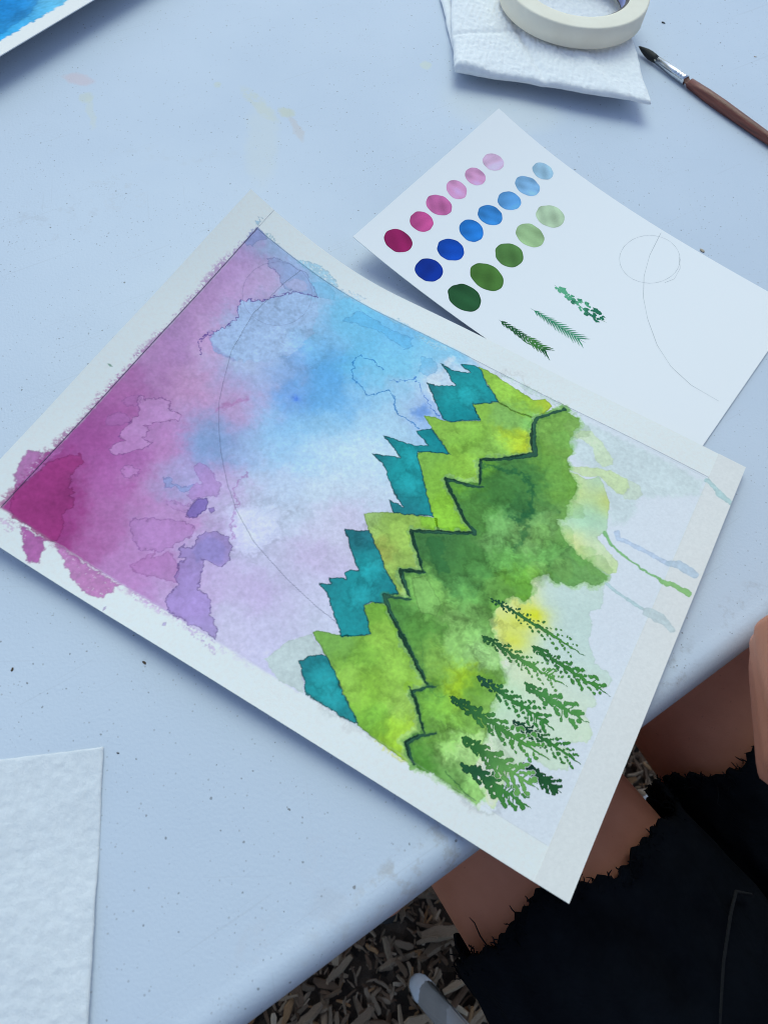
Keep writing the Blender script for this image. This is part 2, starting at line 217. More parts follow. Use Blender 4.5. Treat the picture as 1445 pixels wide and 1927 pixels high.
# ------------------------------------------------------------------ traced pigment shapes, millimetres on each sheet
TRACE = {'teal1': [(139.3,44.0),(144.1,43.2),(153.3,37.8),(146.8,33.4),(139.8,29.2),(147.4,29.2),(155.9,25.7),(151.5,24.6),(148.6,23.3),(155.9,19.2),(159.3,20.3),(167.9,27.7),(177.3,34.0),(171.6,39.2),(166.3,43.4),(171.4,47.2),(174.8,49.9),(166.8,55.8),(160.3,60.5),(157.5,60.3),(149.3,52.9)],'teal2': [(137.7,98.4),(144.1,95.5),(150.4,93.0),(144.0,89.3),(136.8,85.6),(143.9,84.3),(152.4,82.5),(159.4,79.2),(154.0,76.8),(149.0,74.5),(155.8,68.8),(163.9,73.7),(171.0,77.5),(163.8,81.0),(157.2,85.0),(158.5,88.1),(166.6,97.4),(175.4,107.4),(180.8,112.8),(173.8,116.4),(163.8,121.3),(161.3,119.6),(157.6,116.6),(161.8,115.9),(165.6,116.2),(161.4,114.1),(153.2,107.7),(144.9,100.3)],'teal3': [(147.3,140.9),(153.2,139.0),(158.4,135.7),(166.3,141.6),(176.0,149.6),(186.1,156.2),(180.7,160.5),(183.0,164.0),(177.2,166.7),(175.8,169.9),(180.0,174.5),(185.1,180.0),(180.1,183.7),(174.5,187.0),(169.1,182.6),(158.1,173.7),(152.5,171.2),(157.3,168.4),(155.3,166.2),(158.2,163.8),(162.2,162.7),(159.5,160.2),(160.7,157.7),(164.7,156.1),(157.6,150.5),(153.1,146.2)],'teal4': [(165.1,206.6),(167.7,202.3),(172.1,197.9),(174.9,198.6),(180.4,201.9),(187.2,207.2),(194.7,211.9),(200.4,215.8),(196.6,217.0),(188.6,216.9),(175.4,217.0),(171.3,212.4),(167.7,208.7)],'hill1': [(158.2,19.5),(165.9,19.3),(178.9,21.3),(192.2,23.0),(197.3,18.9),(202.2,21.1),(199.6,28.6),(196.0,33.6),(186.9,35.2),(177.8,34.9),(177.3,34.0),(167.6,27.0)],'hill2': [(149.0,63.8),(153.6,62.1),(161.0,60.4),(175.1,50.4),(170.5,46.9),(166.5,43.3),(172.6,38.5),(178.0,33.9),(186.8,34.9),(195.7,32.9),(200.9,41.8),(205.9,53.1),(201.1,59.5),(185.7,72.9),(192.3,84.8),(184.1,89.3),(175.7,90.9),(181.5,95.7),(191.8,103.0),(200.7,110.4),(186.4,118.5),(180.8,112.8),(175.4,107.4),(166.6,97.4),(157.6,87.0),(157.6,84.6),(163.6,80.8),(171.1,77.6),(163.6,73.1),(156.7,69.1)],'hill3': [(152.0,129.4),(154.9,126.5),(164.6,120.8),(182.2,113.0),(186.6,118.3),(176.2,125.5),(181.0,130.7),(190.5,141.1),(182.2,145.7),(182.9,148.7),(190.6,154.7),(186.0,156.3),(175.9,149.6),(166.3,141.6),(158.4,135.7)],'hill4': [(163.1,192.2),(164.9,190.4),(171.0,188.5),(185.3,180.4),(180.0,174.5),(176.0,169.8),(178.2,166.3),(183.2,163.9),(188.0,166.8),(199.4,173.8),(209.5,181.3),(217.3,186.1),(212.9,191.8),(218.7,197.1),(225.7,204.8),(221.2,211.8),(225.7,216.9),(224.3,218.3),(214.9,217.5),(208.1,217.3),(200.7,216.2),(194.7,211.9),(182.9,204.0),(174.9,198.6),(169.2,195.3)],'mass': [(208.8,18.5),(203.3,26.1),(198.9,33.0),(200.8,40.1),(207.4,52.9),(201.1,59.5),(185.6,72.1),(191.6,84.1),(184.0,89.0),(175.8,91.5),(181.5,95.7),(191.8,103.0),(201.2,110.2),(193.6,115.1),(183.1,121.7),(176.0,125.6),(181.0,130.7),(190.6,141.4),(182.0,146.0),(183.6,148.2),(191.0,154.9),(190.1,157.2),(181.3,160.6),(186.4,165.2),(194.3,170.7),(202.0,176.0),(209.6,181.2),(217.7,186.5),(213.3,192.2),(218.4,197.2),(225.3,204.7),(221.0,212.1),(227.6,217.9),(238.9,216.9),(248.9,217.3),(256.7,217.8),(256.6,218.1),(258.5,214.4),(256.7,212.9),(249.4,207.9),(248.6,202.3),(249.7,197.6),(247.8,194.5),(247.3,189.9),(245.4,187.5),(244.0,180.4),(244.4,169.7),(244.7,167.3),(240.5,163.0),(236.1,157.1),(229.4,149.4),(226.0,146.2),(226.8,139.5),(229.7,130.0),(232.7,128.2),(237.1,128.1),(237.9,123.2),(233.6,117.3),(233.8,118.5),(236.9,112.3),(240.5,110.0),(244.6,111.8),(252.8,109.7),(256.8,104.0),(262.2,103.8),(264.9,96.9),(259.8,95.8),(252.9,94.7),(245.5,92.7),(239.9,90.7),(236.1,86.4),(231.1,81.5),(235.1,79.6),(235.6,76.4),(232.4,71.3),(233.5,68.3),(233.3,58.8),(226.5,53.3),(222.4,48.5),(223.0,41.7),(218.2,36.5),(218.9,32.1),(217.5,29.0),(220.0,24.1),(218.0,20.7),(213.1,19.9)],'mist': [(235.6,111.6),(263.8,95.7),(265.7,101.4),(266.2,105.5),(268.7,113.3),(264.6,116.7),(267.9,122.9),(269.8,130.0),(271.7,133.6),(275.5,136.0),(275.4,138.4),(282.9,139.2),(285.8,141.4),(285.0,146.0),(280.3,150.0),(284.1,155.9),(281.3,159.1),(281.2,162.1),(283.8,163.4),(287.3,169.2),(286.3,172.6),(280.6,175.4),(273.1,178.5),(281.0,179.3),(284.1,186.4),(277.1,190.6),(267.5,190.3),(263.0,203.8),(264.3,216.1),(262.0,216.8),(252.6,210.1),(241.9,188.9),(236.1,170.3),(222.5,143.0),(228.1,123.4)],'leafwash': [(240.6,47.5),(246.1,52.5),(250.3,57.4),(253.3,65.7),(255.7,74.1),(254.5,76.7),(252.9,79.9),(255.9,82.0),(261.4,84.6),(266.5,86.5),(268.1,92.3),(265.7,95.2),(261.3,95.0),(251.8,95.0),(241.4,91.2),(234.3,88.6),(228.3,83.5),(232.3,77.3),(231.2,66.0),(225.2,61.2),(221.6,52.9),(229.9,52.4),(235.5,52.7)],'glaze1': [(219.6,32.1),(225.0,31.7),(231.0,32.8),(235.2,39.2),(239.9,41.1),(243.9,37.5),(243.2,33.9),(239.2,31.6),(234.4,27.6),(226.7,24.4),(221.3,26.9)],'glaze2': [(223.4,51.8),(231.3,46.6),(237.8,43.4),(244.5,41.0),(253.7,40.9),(256.2,45.1),(255.2,50.5),(251.9,51.7),(246.4,49.5),(240.9,47.3),(233.6,52.0)],'glaze3': [(253.7,40.9),(259.8,40.8),(263.7,45.0),(261.7,49.6),(256.7,52.4),(254.6,50.9),(256.2,45.1)],'palesky': [(217.2,19.9),(235.6,19.8),(255.7,19.8),(275.5,19.7),(288.1,21.0),(288.5,29.3),(280.2,35.9),(262.3,47.4),(264.1,57.0),(261.7,65.5),(256.0,70.3),(249.2,55.8),(238.2,45.8),(227.9,44.9),(218.9,38.0)],'paleleft': [(152.4,213.3),(154.2,207.2),(157.0,200.5),(162.9,193.0),(171.8,197.5),(165.6,206.3),(174.7,216.8),(169.2,217.3),(162.6,217.9)],'drip_green': [(255.2,75.4),(259.6,79.4),(266.2,81.9),(274.2,83.4),(281.1,84.5),(287.3,84.4)],'drip_green_t': [(287.6,84.8),(290.4,85.0),(292.8,84.2),(296.4,84.1),(301.0,84.0)],'drip_blue': [(260.1,72.3),(261.7,75.2),(265.2,74.5),(276.3,74.4),(286.8,74.6)],'drip_blue_t': [(287.5,74.5),(292.3,72.6),(296.4,72.7),(300.4,73.5)],'drip_teal': [(265.5,99.6),(272.3,101.7),(279.7,102.3),(286.8,103.1)],'drip_teal_t': [(287.6,103.1),(292.5,103.1),(297.2,103.7),(300.9,105.5)],'drip_corner': [(289.2,19.2),(294.4,21.2),(297.6,23.5),(303.8,25.0)],'mag': [(25.3,176.8),(28.5,180.3),(28.0,183.9),(29.5,189.3),(31.8,190.8),(31.6,194.1),(35.8,193.6),(34.9,196.8),(38.1,197.6),(39.3,200.0),(36.8,206.0),(41.8,210.6),(43.8,216.4),(39.6,218.1),(20.9,217.8),(17.0,215.8),(14.7,207.7),(16.1,191.0),(17.6,186.6),(21.7,180.3)],'purp': [(95.6,187.2),(94.0,181.3),(95.2,176.8),(99.0,174.0),(104.7,173.9),(109.7,177.0),(112.6,182.6),(111.4,188.0),(107.5,188.8),(102.5,188.9),(105.4,192.0),(107.1,198.1),(110.2,201.5),(114.7,201.6),(118.9,204.7),(122.1,209.5),(128.3,213.5),(130.1,216.8),(124.2,216.1),(113.3,217.3),(105.3,218.3),(101.9,215.3),(100.4,210.5),(101.0,205.5),(97.1,202.0),(95.6,197.0),(95.7,192.0),(92.8,193.3),(90.8,187.8)],'purpin': [(96.8,188.9),(95.6,183.5),(97.6,178.4),(102.2,176.8),(108.4,179.1),(111.1,186.0),(106.9,188.0),(102.2,188.5),(101.9,191.2)],'ell1': [(83.4,174.8),(81.9,172.0),(82.1,165.3),(85.0,162.7),(88.0,164.0),(88.8,168.0),(88.0,173.2),(85.2,174.9)],'ell2': [(89.0,166.6),(91.0,164.6),(92.6,165.6),(91.8,168.1)],'pinkb': [(69.6,152.3),(71.8,147.9),(76.7,148.0),(81.6,150.8),(87.7,153.5),(89.1,158.7),(83.8,162.8),(80.9,166.7),(76.7,165.0),(76.0,160.1),(79.9,157.4),(73.5,155.1)],'blu1': [(62.4,164.8),(65.7,162.9),(68.3,164.7),(73.5,163.1),(76.0,160.1),(75.5,165.8),(69.6,165.8),(66.1,168.9)],'fl1': [(70.4,174.5),(73.9,171.5),(78.6,171.5),(81.1,168.6),(81.7,174.1),(76.8,175.3)],'lil1': [(64.3,192.7),(65.3,188.9),(74.7,183.2),(82.7,178.5),(89.0,177.6),(91.8,182.1),(88.7,187.9),(85.8,194.7),(81.0,197.2),(76.9,199.2),(71.3,198.0)],'lil2': [(78.2,208.1),(80.1,203.3),(82.5,196.2),(83.2,200.0),(88.8,194.0),(95.6,197.0),(100.3,204.7),(92.0,207.0),(85.1,209.6),(81.6,209.5)],'drop': [(45.4,173.1),(44.9,170.1),(47.3,168.0),(50.6,168.6),(51.9,171.0),(50.3,173.4),(47.4,174.2)],'cl1': [(30.0,136.3),(34.8,131.6),(40.3,129.4),(43.2,133.4),(48.0,132.0),(50.1,135.7),(44.8,139.9),(40.7,144.6),(38.2,148.1),(42.0,148.1),(42.1,153.3),(46.4,152.2),(47.0,154.7),(42.4,161.9),(40.6,166.1),(35.6,168.5),(33.1,164.6),(36.8,159.6),(32.6,159.8),(32.6,154.0),(32.1,148.4),(31.3,141.4),(27.6,139.9),(27.8,135.8)],'cl2': [(22.7,157.4),(22.5,153.9),(25.3,149.3),(30.6,148.1),(32.8,150.1),(28.7,155.5),(24.5,158.2)],'cl3': [(22.9,143.7),(23.1,139.8),(26.6,136.8),(28.8,137.3),(29.4,140.6),(25.5,144.6)],'bloom': [(64.6,32.8),(56.0,32.7),(51.1,33.9),(47.6,39.5),(44.4,45.3),(39.5,52.7),(33.4,57.1),(33.4,63.1),(37.2,66.7),(37.0,72.3),(35.4,80.8),(32.8,84.8),(36.1,90.5),(43.5,92.5),(52.1,89.4),(63.3,82.0),(71.5,69.5),(73.7,51.6)],'crinkle1': [(61.4,28.8),(55.8,32.4),(51.1,33.9),(47.6,39.5),(44.4,45.3),(39.5,52.7),(33.4,57.1),(33.4,63.1),(37.2,66.7),(37.0,72.3),(35.4,80.8),(32.8,84.8),(31.1,88.1),(32.0,94.1),(36.5,98.6)],'crinkle1b': [(32.4,85.2),(36.3,90.2),(43.1,91.9),(50.1,90.3)],'crinkle2': [(94.0,140.5),(92.4,147.7),(95.1,154.0),(99.2,158.1),(101.3,161.9),(103.3,167.2),(107.4,172.2)],'crinkle3': [(60.7,119.8),(61.4,116.1),(64.1,112.4),(66.8,108.7),(69.1,105.3)],'cor1': [(28.2,27.6),(31.1,24.0),(39.8,20.8),(48.7,20.4),(54.4,23.3),(60.6,28.2),(59.5,31.2),(51.1,33.6),(46.9,36.5),(42.6,34.5),(38.4,31.6),(31.5,31.4)],'cor2': [(14.5,29.0),(16.9,29.8),(17.6,27.5),(19.2,27.7),(19.1,24.2),(19.5,21.3),(20.7,20.3),(21.9,16.9),(18.0,15.6),(14.9,15.6),(14.5,21.8)],'corhole': [(43.5,33.6),(46.6,26.6),(51.6,24.9),(55.1,27.9),(54.4,31.6),(48.8,34.8)],'ln1': [(116.2,49.5),(108.9,47.8),(101.7,48.5),(100.0,52.1),(103.3,59.7),(106.6,64.1),(111.8,65.4),(117.9,68.5),(121.3,64.6),(124.8,59.9),(129.9,61.3),(135.9,69.8),(143.3,71.0),(149.9,72.0)],'ln2': [(122.4,53.5),(126.6,52.3),(131.4,47.5),(133.2,45.0),(137.9,48.0),(141.4,52.1),(148.8,56.6),(155.9,59.7)],'lobe1': [(81.6,32.5),(83.3,22.3),(93.7,21.9),(103.9,23.7),(117.8,23.0),(121.5,27.4),(118.9,31.8),(110.1,30.0),(100.0,28.1),(91.1,30.8)],'lobe2': [(128.7,31.1),(134.0,29.2),(139.2,30.7),(140.5,36.5),(137.8,40.8),(132.4,40.2),(131.8,35.7)],'lobe3': [(53.6,21.9),(61.2,16.9),(68.4,19.8),(70.1,24.7),(62.9,28.1),(57.3,27.7)],'whites': [(138.1,41.4),(143.2,34.7),(141.4,24.2),(144.5,20.4),(144.9,40.1),(149.6,46.6),(150.9,53.7),(142.6,49.7)],'blue_patch': [(141.1,64.8),(145.5,57.2),(150.7,60.0),(148.7,67.5)],'arc': [(45.6,20.9),(43.4,33.9),(42.0,61.3),(46.5,87.1),(53.8,104.9),(59.2,116.3),(66.3,126.3),(75.8,138.0),(88.6,150.7),(100.5,160.2),(116.9,169.6),(139.8,177.2),(159.4,181.5),(169.0,182.8)],'circle': [(58.5,29.1),(60.1,32.1),(61.3,35.2),(62.1,38.5),(62.4,41.9),(62.3,45.2),(61.7,48.4),(60.8,51.5),(59.4,54.2),(57.6,56.7),(55.6,58.8),(53.3,60.4),(50.8,61.7),(48.1,62.4),(45.4,62.7),(42.7,62.6),(40.1,61.9),(37.5,60.8),(35.2,59.2),(33.0,57.3),(31.2,54.9),(29.7,52.3),(28.5,49.4),(27.8,46.3),(27.4,43.1),(27.4,39.8),(27.9,36.6),(28.7,33.4),(30.0,30.4),(31.6,27.7),(33.5,25.3),(35.8,23.4),(38.2,21.9),(40.9,20.9),(43.6,20.5),(46.4,20.6),(49.2,21.3),(51.8,22.5),(54.3,24.3),(56.6,26.5),(58.5,29.1)],'spill_pink1': [(15.0,208.1),(9.1,202.0),(6.4,190.7),(9.7,186.5),(12.6,186.6),(14.8,181.6),(15.7,177.0),(17.2,181.7),(16.0,208.6)],'spill_pink2': [(27.9,220.1),(35.3,226.9),(41.0,231.5),(44.8,228.7),(42.1,222.3),(40.0,220.2),(40.3,218.2),(43.3,218.5),(41.3,218.1),(26.9,219.6)],'spill_pink3': [(44.2,218.6),(50.7,221.3),(60.7,226.4),(68.2,228.6),(73.3,229.3),(77.9,226.9),(79.7,223.0),(78.6,219.6),(81.2,217.3),(73.0,218.3),(43.9,217.8)],'spill_pl': [(17.4,221.5),(22.8,220.1),(27.5,220.4),(26.0,223.8),(20.6,225.2)],'drop_l1': [(82.0,231.7),(81.1,230.0),(81.7,229.1),(82.4,230.3)],'drop_l2': [(107.4,223.8),(106.9,222.4),(108.0,221.5),(108.7,222.9)],'spill_bl1': [(19.2,15.5),(22.5,13.5),(28.4,15.3),(28.2,16.4),(21.3,16.7)],'spill_bl2': [(39.3,16.6),(45.8,11.9),(52.7,9.8),(59.5,10.9),(66.3,14.2),(66.1,16.2),(44.3,18.0)],'spill_bl3': [(68.6,15.8),(76.0,12.5),(82.9,12.6),(80.3,17.3),(72.7,18.0)],'spill_bl4': [(101.2,16.7),(107.6,14.1),(114.3,16.7),(114.8,19.9),(105.3,19.2)],'spill_bl5': [(117.7,20.5),(126.3,17.3),(136.2,16.6),(139.7,18.5),(135.0,21.7),(122.3,21.7)],'spill_cor': [(12.0,14.7),(11.5,9.9),(13.6,9.1),(15.0,12.1),(14.9,15.0)],'spill_g': [(163.8,16.4),(175.1,16.4),(191.6,15.6),(205.8,16.3),(218.8,17.7),(218.3,19.8),(200.5,19.9),(179.3,19.2)],'spill_y': [(207.8,217.7),(214.9,217.5),(223.8,217.5),(228.5,217.9),(222.9,219.7),(216.3,219.9),(211.4,219.1)],'spill_p3': [(85.0,217.9),(94.7,217.5),(103.7,217.6),(103.1,219.7),(95.1,220.7),(87.6,219.7)],'spill_p4': [(113.9,218.1),(125.4,217.6),(132.0,217.8),(134.5,222.7),(128.7,222.0),(119.7,220.0)],'leafmark': [(6.0,132.3),(7.6,131.6),(8.8,132.0),(7.9,132.8)],'ridge1': [(209.0,18.8),(203.7,25.5),(199.2,32.1),(199.0,37.0),(202.7,45.8),(207.5,53.2),(201.1,59.4),(193.6,65.9),(185.4,71.8),(188.7,78.3),(191.4,84.3)],'ridge2': [(193.6,85.2),(188.6,87.9),(184.0,89.0),(175.3,91.4),(181.0,96.0),(187.8,101.0),(194.0,106.1),(201.8,110.1),(195.3,113.5),(182.8,121.1),(175.3,125.3),(180.6,131.0),(185.9,136.2),(190.7,141.3)],'ridge3': [(191.2,140.8),(185.0,143.6),(181.3,145.9),(183.2,148.5),(186.5,151.2),(190.7,154.8)],'ridge4': [(191.9,156.1),(186.1,158.7),(181.0,160.6),(185.5,165.0),(193.8,170.7),(201.9,176.1),(209.5,181.3),(217.6,186.6)],'ridge5': [(220.2,185.0),(216.3,188.5),(212.9,192.2),(210.7,190.9)],'ridge5b': [(212.9,192.2),(218.3,197.3),(225.4,204.6)],'ridge6': [(229.5,202.4),(224.7,207.0),(220.9,212.2),(223.7,214.9),(227.4,218.0)],'arc1': [(188.7,77.8),(189.9,74.1),(198.4,70.1),(207.5,67.5),(213.8,71.4),(217.9,77.7),(219.0,84.0),(217.8,91.3),(213.9,91.4)],'arc2': [(220.3,91.8),(221.8,98.6),(221.6,105.4),(220.3,108.5)],'darkp': [(182.6,124.9),(190.1,120.2),(193.5,123.9),(193.7,128.7),(199.6,132.9),(201.9,134.6),(196.5,137.5),(190.2,132.6)],'box1': [(187.2,146.4),(191.7,142.2),(195.9,144.3),(204.9,150.8),(205.7,156.9),(198.6,159.4),(192.3,153.4)],'seam1': [(204.9,169.5),(209.3,176.2),(212.9,184.7),(219.1,187.6),(223.3,188.7),(226.3,186.1)],'seam2': [(240.8,213.8),(245.8,215.5),(251.2,216.8),(256.1,217.1)],'lobes': [(223.4,61.6),(222.5,76.5),(235.4,72.8),(251.5,92.0),(245.7,104.4),(236.1,112.4),(232.8,121.4),(217.0,37.5),(219.2,26.3),(216.0,53.5),(238.8,88.5),(230.0,94.1),(260.8,94.3),(224.4,129.8),(222.9,146.0)],'blooms': [(210.4,98.1),(225.2,88.7),(216.2,112.8),(228.1,108.5),(212.9,126.1),(221.9,162.6),(235.2,160.1),(226.8,153.8),(247.0,201.8),(237.5,202.6),(226.5,191.4),(240.2,193.3),(255.5,211.3),(196.5,150.5),(238.4,100.3),(212.2,143.7),(231.0,137.9)],'hblooms': [(171.8,59.4),(167.9,69.7),(185.1,73.5),(192.3,57.5),(185.3,91.6),(186.9,111.5),(189.9,186.9),(200.1,186.1),(199.6,207.9),(209.4,207.1),(218.3,209.3),(169.6,132.6),(172.3,147.2),(185.8,197.8),(176.2,24.2),(198.4,38.0)],'tbloom': [(161.9,39.9),(161.9,103.2),(154.4,89.8),(161.2,138.0),(172.1,166.0),(170.8,154.4),(177.4,205.8),(185.1,211.7)],'fadeA': [(55.9,70.1),(89.4,65.6)]}
SKY_TINT = [(15.8,15.0,170,190,225),(21.0,27.9,176,140,205),(27.5,17.0,152,190,228),(24.4,38.0,187,136,200),(20.1,51.5,182,124,190),(36.0,35.2,198,165,215),(37.7,19.4,158,185,228),(46.4,24.9,165,180,226),(53.3,18.3,135,198,236),(21.4,67.7,180,118,184),(29.2,59.9,196,140,200),(34.4,48.1,192,150,206),(20.5,89.5,176,114,180),(30.0,84.7,202,140,200),(27.3,103.5,170,104,176),(17.8,112.1,180,110,176),(37.0,94.8,207,150,206),(30.0,124.6,170,94,166),(24.0,137.2,182,100,168),(39.7,116.4,202,130,190),(49.7,108.2,206,142,200),(26.9,153.1,172,84,156),(43.8,143.3,176,104,176),(54.2,127.8,206,124,190),(26.2,167.8,166,70,146),(42.8,162.1,176,90,166),(56.7,148.2,196,105,180),(25.0,192.4,160,50,126),(41.7,180.1,182,90,166),(61.0,166.2,190,110,180),(25.8,211.1,165,50,126),(38.7,202.0,165,50,130),(51.8,192.8,176,74,156),(67.3,182.2,186,100,176),(79.1,174.2,190,120,190),(46.8,215.3,152,40,116),(56.4,205.7,170,70,150),(74.7,203.0,182,100,176),(77.9,188.2,190,130,200),(90.9,205.0,186,115,190),(75.5,214.8,182,100,176),(75.0,156.4,188,150,215),(85.3,149.5,190,150,212),(53.3,102.1,165,170,220),(61.8,129.7,128,166,218),(67.7,140.1,112,162,216),(73.2,132.5,140,162,216),(68.6,117.0,192,140,200),(67.1,110.3,196,128,188),(68.2,162.9,150,176,226),(41.9,73.8,168,188,233),(48.6,59.2,164,190,236),(57.7,42.2,158,200,240),(49.1,84.3,186,206,239),(62.0,69.4,180,206,240),(62.6,89.8,168,184,230),(73.4,81.5,145,178,230),(76.3,70.9,115,165,226),(81.5,58.4,100,178,236),(69.6,50.1,138,195,240),(87.3,91.7,104,160,230),(96.2,81.6,92,172,236),(93.5,66.9,84,170,237),(108.8,81.2,105,180,238),(82.3,49.1,126,194,241),(87.8,36.1,112,198,241),(101.1,35.8,102,194,240),(105.6,54.5,96,192,240),(115.0,48.2,122,204,243),(122.7,38.8,116,204,242),(132.2,32.4,130,204,242),(110.7,29.3,110,188,237),(119.1,66.3,148,206,243),(133.0,57.1,146,206,242),(147.2,59.8,126,172,234),(143.2,58.4,196,218,243),(143.7,41.7,206,226,246),(73.4,105.6,165,180,228),(84.8,113.0,145,194,239),(97.9,104.1,132,193,239),(111.2,95.4,146,204,243),(124.7,86.5,164,212,244),(138.2,77.6,174,216,244),(87.1,130.2,158,190,236),(102.2,120.2,156,204,243),(115.2,111.7,180,216,245),(130.0,105.7,196,226,247),(138.9,100.0,196,226,247),(102.0,138.4,186,206,241),(104.5,150.8,207,217,244),(113.8,137.9,196,216,244),(130.9,126.8,206,226,246),(145.3,121.0,206,226,246),(96.1,156.2,188,156,214),(118.2,162.2,207,212,242),(127.5,149.6,207,220,245),(141.5,144.0,210,204,238),(147.0,133.7,205,188,230),(152.2,147.1,217,217,242),(116.3,176.4,190,180,226),(131.4,173.2,202,196,236),(140.6,160.9,194,162,215),(151.7,160.3,196,176,223),(145.2,176.9,196,186,229),(156.0,176.1,212,212,242),(121.5,191.9,196,165,221),(132.3,191.2,188,152,214),(145.8,194.6,196,176,226),(153.6,189.6,207,202,238),(130.3,204.3,202,192,234),(143.6,207.5,202,192,234),(155.8,205.5,207,207,240),(161.4,184.7,214,218,244),(104.3,184.1,188,148,214),(110.8,204.7,185,140,205),(104.6,211.5,186,130,200),(133.6,216.6,205,190,230)]
MASS_TINT = [(184.8,84.7,95,150,48),(200.0,85.7,66,122,58),(211.9,67.2,72,128,64),(217.7,84.8,52,108,58),(211.2,102.7,104,154,86),(197.4,97.9,80,135,62),(223.3,59.8,112,162,70),(220.0,31.7,132,176,90),(210.2,30.2,120,165,75),(220.5,46.8,126,170,80),(213.5,51.3,110,158,62),(246.5,80.2,110,156,82),(237.8,99.1,96,150,76),(226.6,92.9,120,165,95),(222.8,115.0,90,146,70),(205.8,125.8,76,132,64),(206.5,138.0,78,134,70),(190.1,122.8,60,110,60),(198.2,127.4,66,120,62),(249.9,101.2,104,154,86),(257.5,93.1,118,166,98),(218.4,139.8,100,156,76),(229.8,129.5,96,150,64),(230.6,119.7,110,165,50),(220.2,159.4,132,176,96),(233.6,159.6,152,192,122),(224.1,151.1,108,158,84),(236.4,143.5,120,165,70),(228.1,179.7,176,208,34),(237.0,176.9,100,152,56),(236.2,185.4,120,168,70),(226.5,191.4,124,174,60),(235.6,203.8,130,170,90),(245.1,203.0,162,196,126),(230.0,212.2,78,138,50),(246.1,214.5,116,166,86),(257.4,212.5,142,186,106),(215.8,176.3,142,186,82),(201.8,165.1,92,148,64),(199.8,151.5,122,172,86),(190.8,160.1,84,140,66),(206.8,179.1,96,150,66),(218.3,185.8,80,136,60),(228.7,200.4,110,165,60),(246.0,179.4,140,185,90)]
HILL_TINT = [(174.7,21.0,150,194,60),(192.7,25.7,156,198,44),(201.7,21.7,186,205,40),(197.0,35.0,120,182,90),(186.1,38.1,132,180,84),(171.2,52.0,140,186,60),(161.1,62.5,138,182,60),(174.8,65.2,128,176,50),(189.1,63.4,140,188,70),(197.9,50.1,176,206,40),(203.9,50.0,206,218,30),(179.7,80.7,146,194,58),(189.3,81.8,150,196,60),(173.7,92.0,134,186,54),(186.4,104.9,138,192,40),(189.6,116.5,132,186,36),(161.1,85.4,128,178,60),(156.9,130.7,160,190,110),(166.1,131.5,136,168,60),(173.9,129.9,158,192,80),(169.5,142.5,150,160,66),(180.6,141.9,156,186,84),(186.5,147.5,170,200,96),(179.0,149.2,140,176,70),(181.2,172.2,116,170,44),(190.2,178.2,150,196,66),(198.1,173.2,142,190,60),(171.8,192.6,120,172,70),(187.2,191.4,118,170,44),(198.1,201.0,136,186,44),(202.4,190.2,146,192,62),(211.9,197.7,160,200,80),(204.9,212.5,112,170,40),(216.7,215.3,150,196,30),(222.3,211.9,170,206,50),(188.1,201.8,150,196,70),(202.2,216.7,124,178,44)]
TREES = [[(221.7,136.0),(271.0,138.0)],[(226.9,154.1),(270.3,154.7)],[(248.1,146.2),(287.5,148.7)],[(252.5,163.3),(284.0,164.8)],[(233.6,171.8),(272.7,174.5)],[(227.5,185.7),(275.6,187.1)],[(254.8,181.0),(287.8,181.8)],[(239.8,198.0),(276.9,199.8)],[(244.3,208.0),(276.7,208.1)],[(266.2,194.1),(285.7,196.2)]]
SWATCH = [(19.1,130.3,7.6,7.6,150,30,95),(20.0,108.9,6.3,6.8,200,80,150),(19.7,91.1,6.9,6.9,208,110,175),(19.9,73.3,6.4,6.7,228,160,212),(21.6,55.8,6.2,6.4,228,165,215),(22.5,37.3,6.0,6.2,240,195,232),(43.8,133.0,7.6,7.6,5,50,160),(43.9,111.8,7.8,7.8,10,75,190),(44.1,90.9,7.2,7.4,35,125,220),(45.1,72.5,7.0,7.2,55,140,222),(46.8,54.0,6.9,7.0,95,165,232),(47.9,35.0,7.3,7.2,135,190,238),(47.8,16.9,6.5,6.5,165,210,240),(69.8,133.6,9.6,8.3,35,85,50),(70.4,111.9,9.3,8.6,75,125,55),(70.6,88.6,8.3,8.2,85,135,70),(71.0,66.4,8.6,8.5,165,205,150),(71.5,44.0,8.4,8.4,190,220,185)]
SKETCH = {'a': [(93.0,132.4),(99.8,132.9),(107.2,133.8),(113.9,134.8),(117.7,133.8),(126.0,131.6)],'b': [(101.9,112.4),(108.1,111.9),(118.6,111.7),(127.9,112.1),(138.4,111.3)],'c': [(102.6,87.7),(109.8,89.0),(118.3,90.3),(125.5,90.8),(131.9,91.4),(140.1,90.0)],'pc': [(149.1,14.1),(150.6,17.9),(151.6,22.0),(151.9,26.3),(151.5,30.7),(150.5,34.8),(149.0,38.7),(146.9,42.2),(144.4,45.1),(141.5,47.3),(138.4,48.8),(135.1,49.6),(131.8,49.5),(128.7,48.6),(125.8,47.0),(123.2,44.6),(121.0,41.5),(119.3,38.0),(118.3,33.9),(117.8,29.7),(118.1,25.3),(118.9,20.9),(120.4,16.9),(122.5,13.2),(125.1,10.0),(128.1,7.6),(131.3,6.0),(134.7,5.2),(138.1,5.3),(141.3,6.4),(144.3,8.2),(146.9,10.9),(149.1,14.1)],'arc': [(129.3,2.7),(133.2,24.7),(139.0,42.7),(147.0,57.9),(156.8,70.6),(170.6,84.3),(183.9,92.6),(198.8,96.6),(215.7,96.1)],'arc2': [(147.5,12.6),(152.6,20.9),(154.0,31.3),(151.0,38.2)]}


